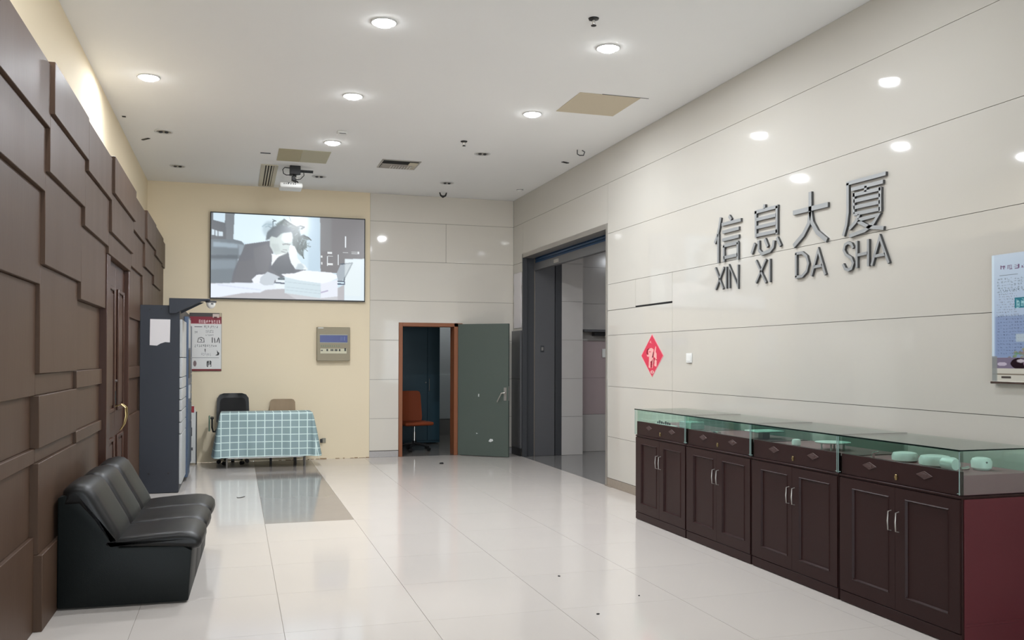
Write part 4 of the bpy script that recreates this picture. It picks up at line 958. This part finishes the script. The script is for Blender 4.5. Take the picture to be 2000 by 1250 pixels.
# ------------------------------------------------------------------ ceiling fixtures
bm_t = bmesh.new(); lathe(bm_t, [(.098, 0), (.100, -.006), (.090, -.010), (.078, -.004), (.078, .0)], 0, 0, 32)
me_tmp = ob('trim_ring', bm_t, m_trimw, smooth=True)
mesh_ring = me_tmp.data; bpy.data.objects.remove(me_tmp)
bm_t = bmesh.new(); lathe(bm_t, [(.076, -.001), (.075, -.008), (.070, -.018), (.058, -.026), (.035, -.030), (0, -.031)], 0, 0, 32)
me_tmp = ob('lamp_face', bm_t, m_lamp, smooth=True); mesh_face = me_tmp.data; bpy.data.objects.remove(me_tmp)
def child(name, me, root, loc=(0, 0, 0)):
    o = bpy.data.objects.new(name, me); C.objects.link(o); o.parent = root; o.location = loc; return o
LD = bpy.data.lights.new('downlight_light', 'AREA'); LD.shape = 'DISK'; LD.size = .115; LD.energy = LAMP_W; LD.color = LAMP_COL; LD.spread = math.radians(180)
LDS = {}
def light_of(p):
    if p not in LDS: LDS[p] = LD.copy(); LDS[p].energy = LAMP_W*p
    return LDS[p]
def lamp(x, y, lab, grp='lit recessed downlights', p=1.0, z=ZC):
    r = thing('ceiling_downlight', lab, 'downlight', (x, y, z), 0, grp)
    child('trim_ring', mesh_ring, r); child('lamp_face', mesh_face, r)
    l = bpy.data.objects.new('downlight_light', light_of(p)); C.objects.link(l); l.parent = r; l.location = (0, 0, -.033)
lamp(1.043, 6.627, 'lit round downlight highest in view, left of centre', p=.85); lamp(2.850, 6.632, 'lit round downlight next to the black sprinkler head', p=.8)
lamp(-.750, 8.56, 'lit round downlight nearest the timber-clad wall', p=.55); lamp(1.058, 8.585, 'lit round downlight in the middle of the ceiling, between two others of its row', p=.95)
lamp(2.885, 8.66, 'lit round downlight left of the beige ceiling hatch', p=.9); lamp(1.065, 10.52, 'lit round downlight farthest away, above the projector', p=1.5)
for x, n in ((-.75, 'leftmost'), (1.05, 'middle one'), (2.87, 'rightmost')): lamp(x, 4.68, 'assumed unseen downlight, %s of the ceiling row nearest the camera' % n, 'assumed downlights of the near ceiling', p=.4)  # assumed row out of view, added to light the near room
lamp(3.9, 16.4, 'small unseen lamp added to brighten the office behind the door', 'added office lamp', p=.10, z=2.8)  # added out of sight to lift the dark office interior
lamp(6.6, 11.6, 'unseen lamp added to brighten the corridor beyond the opening', 'added corridor lamp', p=.45, z=3.35)  # hidden lamp, put in to brighten the corridor walls
def dead(x, y, lab):
    r = thing('ceiling_downlight', lab, 'downlight', (x, y, ZC), 0, 'unlit recessed downlights'); child('trim_ring', mesh_ring, r)
    bm = bmesh.new(); lathe(bm, [(.078, -.001), (.06, -.003), (0, -.003)], 0, 0, 20); ob('reflector', bm, m_alu, r, local=True)
    for s in (-.03, .03):
        bm = bmesh.new(); lathe(bm, [(.020, -.003), (.022, -.012), (.012, -.018), (0, -.019)], s, 0, 12); ob('bulb', bm, m_steeld, r, local=True)
dead(-.77, 10.585, 'unlit round downlight on the left of the ceiling, the nearer of two'); dead(-.73, 12.43, 'unlit round downlight on the left near the back wall')
dead(2.87, 10.54, 'unlit round downlight right of the square ceiling grille'); dead(2.87, 12.45, 'unlit round downlight above the open office door'); dead(1.09, 12.55, 'unlit round downlight right of the projector')
def sprinkler(x, y, lab):
    r = thing('sprinkler_head', lab, 'sprinkler', (x, y, ZC), 0, 'ceiling sprinkler heads')
    bm = bmesh.new(); lathe(bm, [(0, 0), (.04, -.001), (.036, -.010), (.012, -.014), (0, -.014)], 0, 0, 18); ob('escutcheon', bm, m_black, r, local=True)
    bm = bmesh.new(); lathe(bm, [(.011, -.012), (.011, -.04), (.006, -.05), (0, -.05)], 0, 0, 12); ob('stem', bm, m_chrome, r, local=True)
    bm = bmesh.new(); lathe(bm, [(0, -.05), (.02, -.052), (.02, -.056), (0, -.058)], 0, 0, 14); ob('deflector', bm, m_black, r, local=True)
sprinkler(2.502, 6.09, 'black sprinkler head near the top of the view'); sprinkler(2.503, 10.0, 'small sprinkler head in the far half of the ceiling')
# hatches
t = thing('ceiling_hatch', 'square beige access hatch in the ceiling near the right wall', 'hatch', (3.39, 8.15, ZC))
box('hatch_panel', m_hatch, 3.077, 3.70, 7.82, 8.485, ZC-.006, ZC-.0005, t, bev=.002); box('frame_gap', m_steel, 3.30, 3.78, 7.81, 7.817, ZC-.004, ZC-.0005, t)
t = thing('ceiling_hatch', 'olive access hatch of two boards in the ceiling above the projector', 'hatch', (.79, 11.35, ZC))
box('hatch_panel', m_hatch2, .485, .765, 11.01, 11.68, ZC-.006, ZC-.0005, t, bev=.002); box('hatch_panel', mat('hatch_pale', (192, 188, 164), .8), .767, 1.10, 11.01, 11.68, ZC-.006, ZC-.0005, t, bev=.002)
# linear diffuser
t = thing('linear_vent', 'long cream slot diffuser running to the back wall left of the projector', 'vent', (.41, 12.73, ZC))
bm = bmesh.new(); vx0, vx1, vy0, vy1 = .306, .522, 11.97, 13.48
for a in ((vx0, vx0+.055, vy0, vy1), (vx1-.05, vx1, vy0, vy1), (vx0+.055, vx1-.05, vy0, vy0+.02), (vx0+.055, vx1-.05, vy1-.02, vy1)): bx(bm, a[0], a[1], a[2], a[3], ZC-.012, ZC-.0005, .002)
ob('frame', bm, m_vent, t); box('backing', m_ventd, vx0+.05, vx1-.045, vy0+.01, vy1-.01, ZC-.003, ZC-.0005, t)
for k in range(3): box('slat', m_vent, vx0+.072+.035*k, vx0+.088+.035*k, vy0+.02, vy1-.02, ZC-.011, ZC-.003, t)
# square grille with missing louvres
t = thing('square_grille', 'square ceiling grille with a dark opening and broken louvres', 'vent', (2.0, 11.45, ZC))
bm = bmesh.new(); gx0, gx1, gy0, gy1 = 1.755, 2.25, 11.20, 11.70
for a in ((gx0, gx0+.02, gy0, gy1), (gx1-.02, gx1, gy0, gy1), (gx0+.02, gx1-.02, gy0, gy0+.02), (gx0+.02, gx1-.02, gy1-.02, gy1)): bx(bm, a[0], a[1], a[2], a[3], ZC-.010, ZC-.0005, .002)
ob('frame', bm, m_alu, t); box('backing', m_dark, gx0+.01, gx1-.01, gy0+.01, gy1-.01, ZC-.003, ZC-.0005, t)
for k in range(5):
    y = gy0+.24+.045*k; bm = bmesh.new(); prism(bm, [(y, ZC-.003), (y+.028, ZC-.013), (y+.031, ZC-.011), (y+.004, ZC-.003)], 'X', gx0+.03+.02*(k % 2), gx1-.03-.04*((k+1) % 2)); ob('louvre', bm, m_alu, t)
for k in range(8): box('louvre_fin', m_white, gx0+.16+.036*k, gx0+.166+.036*k, gy0+.30+.02*(k % 3), gy1-.03, ZC-.014, ZC-.004, t)
box('blank_plate', m_vent, gx1-.13, gx1-.02, gy0+.10, gy1-.02, ZC-.009, ZC-.003, t)
# small bits on the ceiling
def slot(x, y, w_, lab, ang=0, d=.012, m=m_black):
    bm = bmesh.new(); bx(bm, -w_/2, w_/2, -d/2, d/2, -.008, -.0005, .002); o = ob('ceiling_clip', bm, m, None); o.location = (x, y, ZC); o.rotation_euler = (0, 0, ang); tag(o, lab, 'clip', 'small dark clips on the ceiling')
slot(-.99, 11.0, .13, 'dark sliver on the ceiling near the timber wall', -.9, .03); slot(.34, 11.31, .12, 'dark bracket mark left of the olive hatch', 0, .03, m_steeld); slot(4.0, 10.68, .11, 'short dark bar on the ceiling near the right wall', .5, .04)
slot(-1.115, 10.04, .035, 'tiny dark hole plug at the left edge of the ceiling', 0, .03)
t = thing('cable_hook', 'curved dark hook hanging from the ceiling near the right wall', 'hook', (3.945, 10.03, ZC))
bm = bmesh.new(); tube(bm, [(3.90, 10.0, ZC), (3.90, 10.0, ZC-.05), (3.93, 10.0, ZC-.065), (3.98, 10.0, ZC-.06), (3.995, 10.0, ZC-.02), (3.96, 10.0, ZC-.001)], .007, 8); ob('hook_wire', bm, m_steeld, t)
t = thing('hanging_bracket', 'black two-armed bracket hanging where the ceiling meets the tiled back wall', 'bracket', (2.975, 13.2, ZC))
bm = bmesh.new(); tube(bm, [(2.93, 13.2, ZC), (2.945, 13.2, ZC-.045), (2.98, 13.2, ZC-.065), (3.02, 13.2, ZC-.045), (3.035, 13.2, ZC)], [.008, .013, .02, .013, .008], 10); ob('bracket_arm', bm, m_black, t)
def det(x, y, r, lab):
    t = thing('smoke_detector', lab, 'detector', (x, y, ZC), 0, 'smoke detectors'); bm = bmesh.new(); lathe(bm, [(0, 0), (r, -.001), (r, -.015), (r*.8, -.03), (r*.5, -.04), (0, -.042)], 0, 0, 20); ob('detector_body', bm, m_white, t, local=True)
    bm = bmesh.new(); lathe(bm, [(r*1.01, -.012), (r*1.01, -.018), (r*.95, -.018)], 0, 0, 20); ob('detector_slot', bm, m_steel, t, local=True)
det(4.0, 12.58, .05, 'white smoke detector on the ceiling near the far right corner')
t = thing('sensor_box', 'small white sensor box on the ceiling beside the farthest lit downlight', 'sensor', (1.11, 9.98, ZC))
box('box_body', m_white, 1.06, 1.165, 9.94, 10.02, ZC-.035, ZC-.0005, t, bev=.006); box('lower_edge', m_steel, 1.08, 1.15, 9.936, 9.942, ZC-.034, ZC-.028, t)

# projector hanging from the ceiling
pj = thing('ceiling_projector', 'white projector hanging on a black bracket below the ceiling', 'projector', (.70, 12.0, ZC))
box('mount_box', m_black, .665, .80, 11.93, 12.06, ZC-.115, ZC-.0005, pj, bev=.004)
bm = bmesh.new(); tube(bm, [(.73, 12.0, ZC-.11), (.73, 12.0, ZC-.20)], .022, 10); bx(bm, .69, .745, 11.96, 12.04, ZC-.19, ZC-.13, .005)
tube(bm, [(.73, 12.0, ZC-.19), (.74, 11.99, ZC-.215), (.70, 11.98, ZC-.235), (.65, 11.98, ZC-.245)], .008, 8); tube(bm, [(.73, 12.0, ZC-.19), (.765, 11.99, ZC-.20), (.775, 11.98, ZC-.225)], .008, 8)
ob('mount_pole', bm, m_black, pj)
for dz_ in (0, .022):
    bm = bmesh.new(); bx(bm, .80, .965, 11.97+dz_, 11.985+dz_, ZC-.062-dz_*.6, ZC-.045-dz_*.6, .003); ob('side_arm', bm, m_black, pj)
bm = bmesh.new(); tube(bm, [(.668, 11.95, ZC-.035), (.60, 11.95, ZC-.03), (.575, 11.95, ZC-.06), (.585, 11.95, ZC-.11), (.62, 11.95, ZC-.128), (.67, 11.95, ZC-.125), (.70, 11.95, ZC-.12)], .006, 8); ob('cable', bm, m_black, pj)
bm = bmesh.new(); tube(bm, [(.84, 11.97, ZC-.06), (.845, 11.96, ZC-.12), (.80, 11.96, ZC-.17), (.75, 11.96, ZC-.18)], .005, 8); ob('cable', bm, m_black, pj)
bm = bmesh.new(); tube(bm, [(.80, 11.94, ZC-.13), (.75, 11.94, ZC-.135), (.735, 11.94, ZC-.16), (.77, 11.94, ZC-.17)], .007, 8); ob('cable', bm, m_white, pj)
body = box('projector_body', m_white, .535, .825, 11.87, 12.17, ZC-.30, ZC-.235, pj, bev=.022, seg=3)
for k, x in enumerate((.585, .61, .67, .70, .725)): box('port', m_black, x, x+.010, 11.866, 11.872, ZC-.262, ZC-.246, body)
bm = bmesh.new(); prism(bm, [(.632, ZC-.262), (.645, ZC-.262), (.66, ZC-.237), (.64, ZC-.237)], 'Y', 11.864, 11.872); ob('port', bm, m_black, body)
bm = bmesh.new(); tube(bm, [(.62, 12.165, ZC-.265), (.62, 12.185, ZC-.265)], .028, 16); ob('lens', bm, m_black, body)

# litter on the floor
def litter(x, y, lab, pts):
    bm = bmesh.new(); prism(bm, pts, 'Z', .0005, .006); o = ob('floor_debris', bm, m_black); o.location = (x, y, 0); tag(o, lab, 'debris', 'bits of debris on the floor')
litter(.07, 10.07, 'little dark two-pronged scrap on the floor before the table', [(-.045, .01), (-.04, -.03), (-.02, -.035), (0, -.03), (.04, .04), (.035, .045), (-.005, -.015), (-.02, -.02), (-.035, -.015), (-.038, .01)])
litter(2.14, 5.82, 'dark speck on the white floor, left of the other two near specks', [(-.008, .0), (0, -.012), (.008, -.004), (.004, .012)])
litter(2.043, 4.892, 'dark speck on the white floor nearest the camera', [(-.010, .0), (0, -.006), (.010, 0), (.0, .007)])
litter(2.45, 5.197, 'tiny grey speck on the floor nearer the counters', [(-.005, .0), (0, -.005), (.006, 0), (.0, .005)])
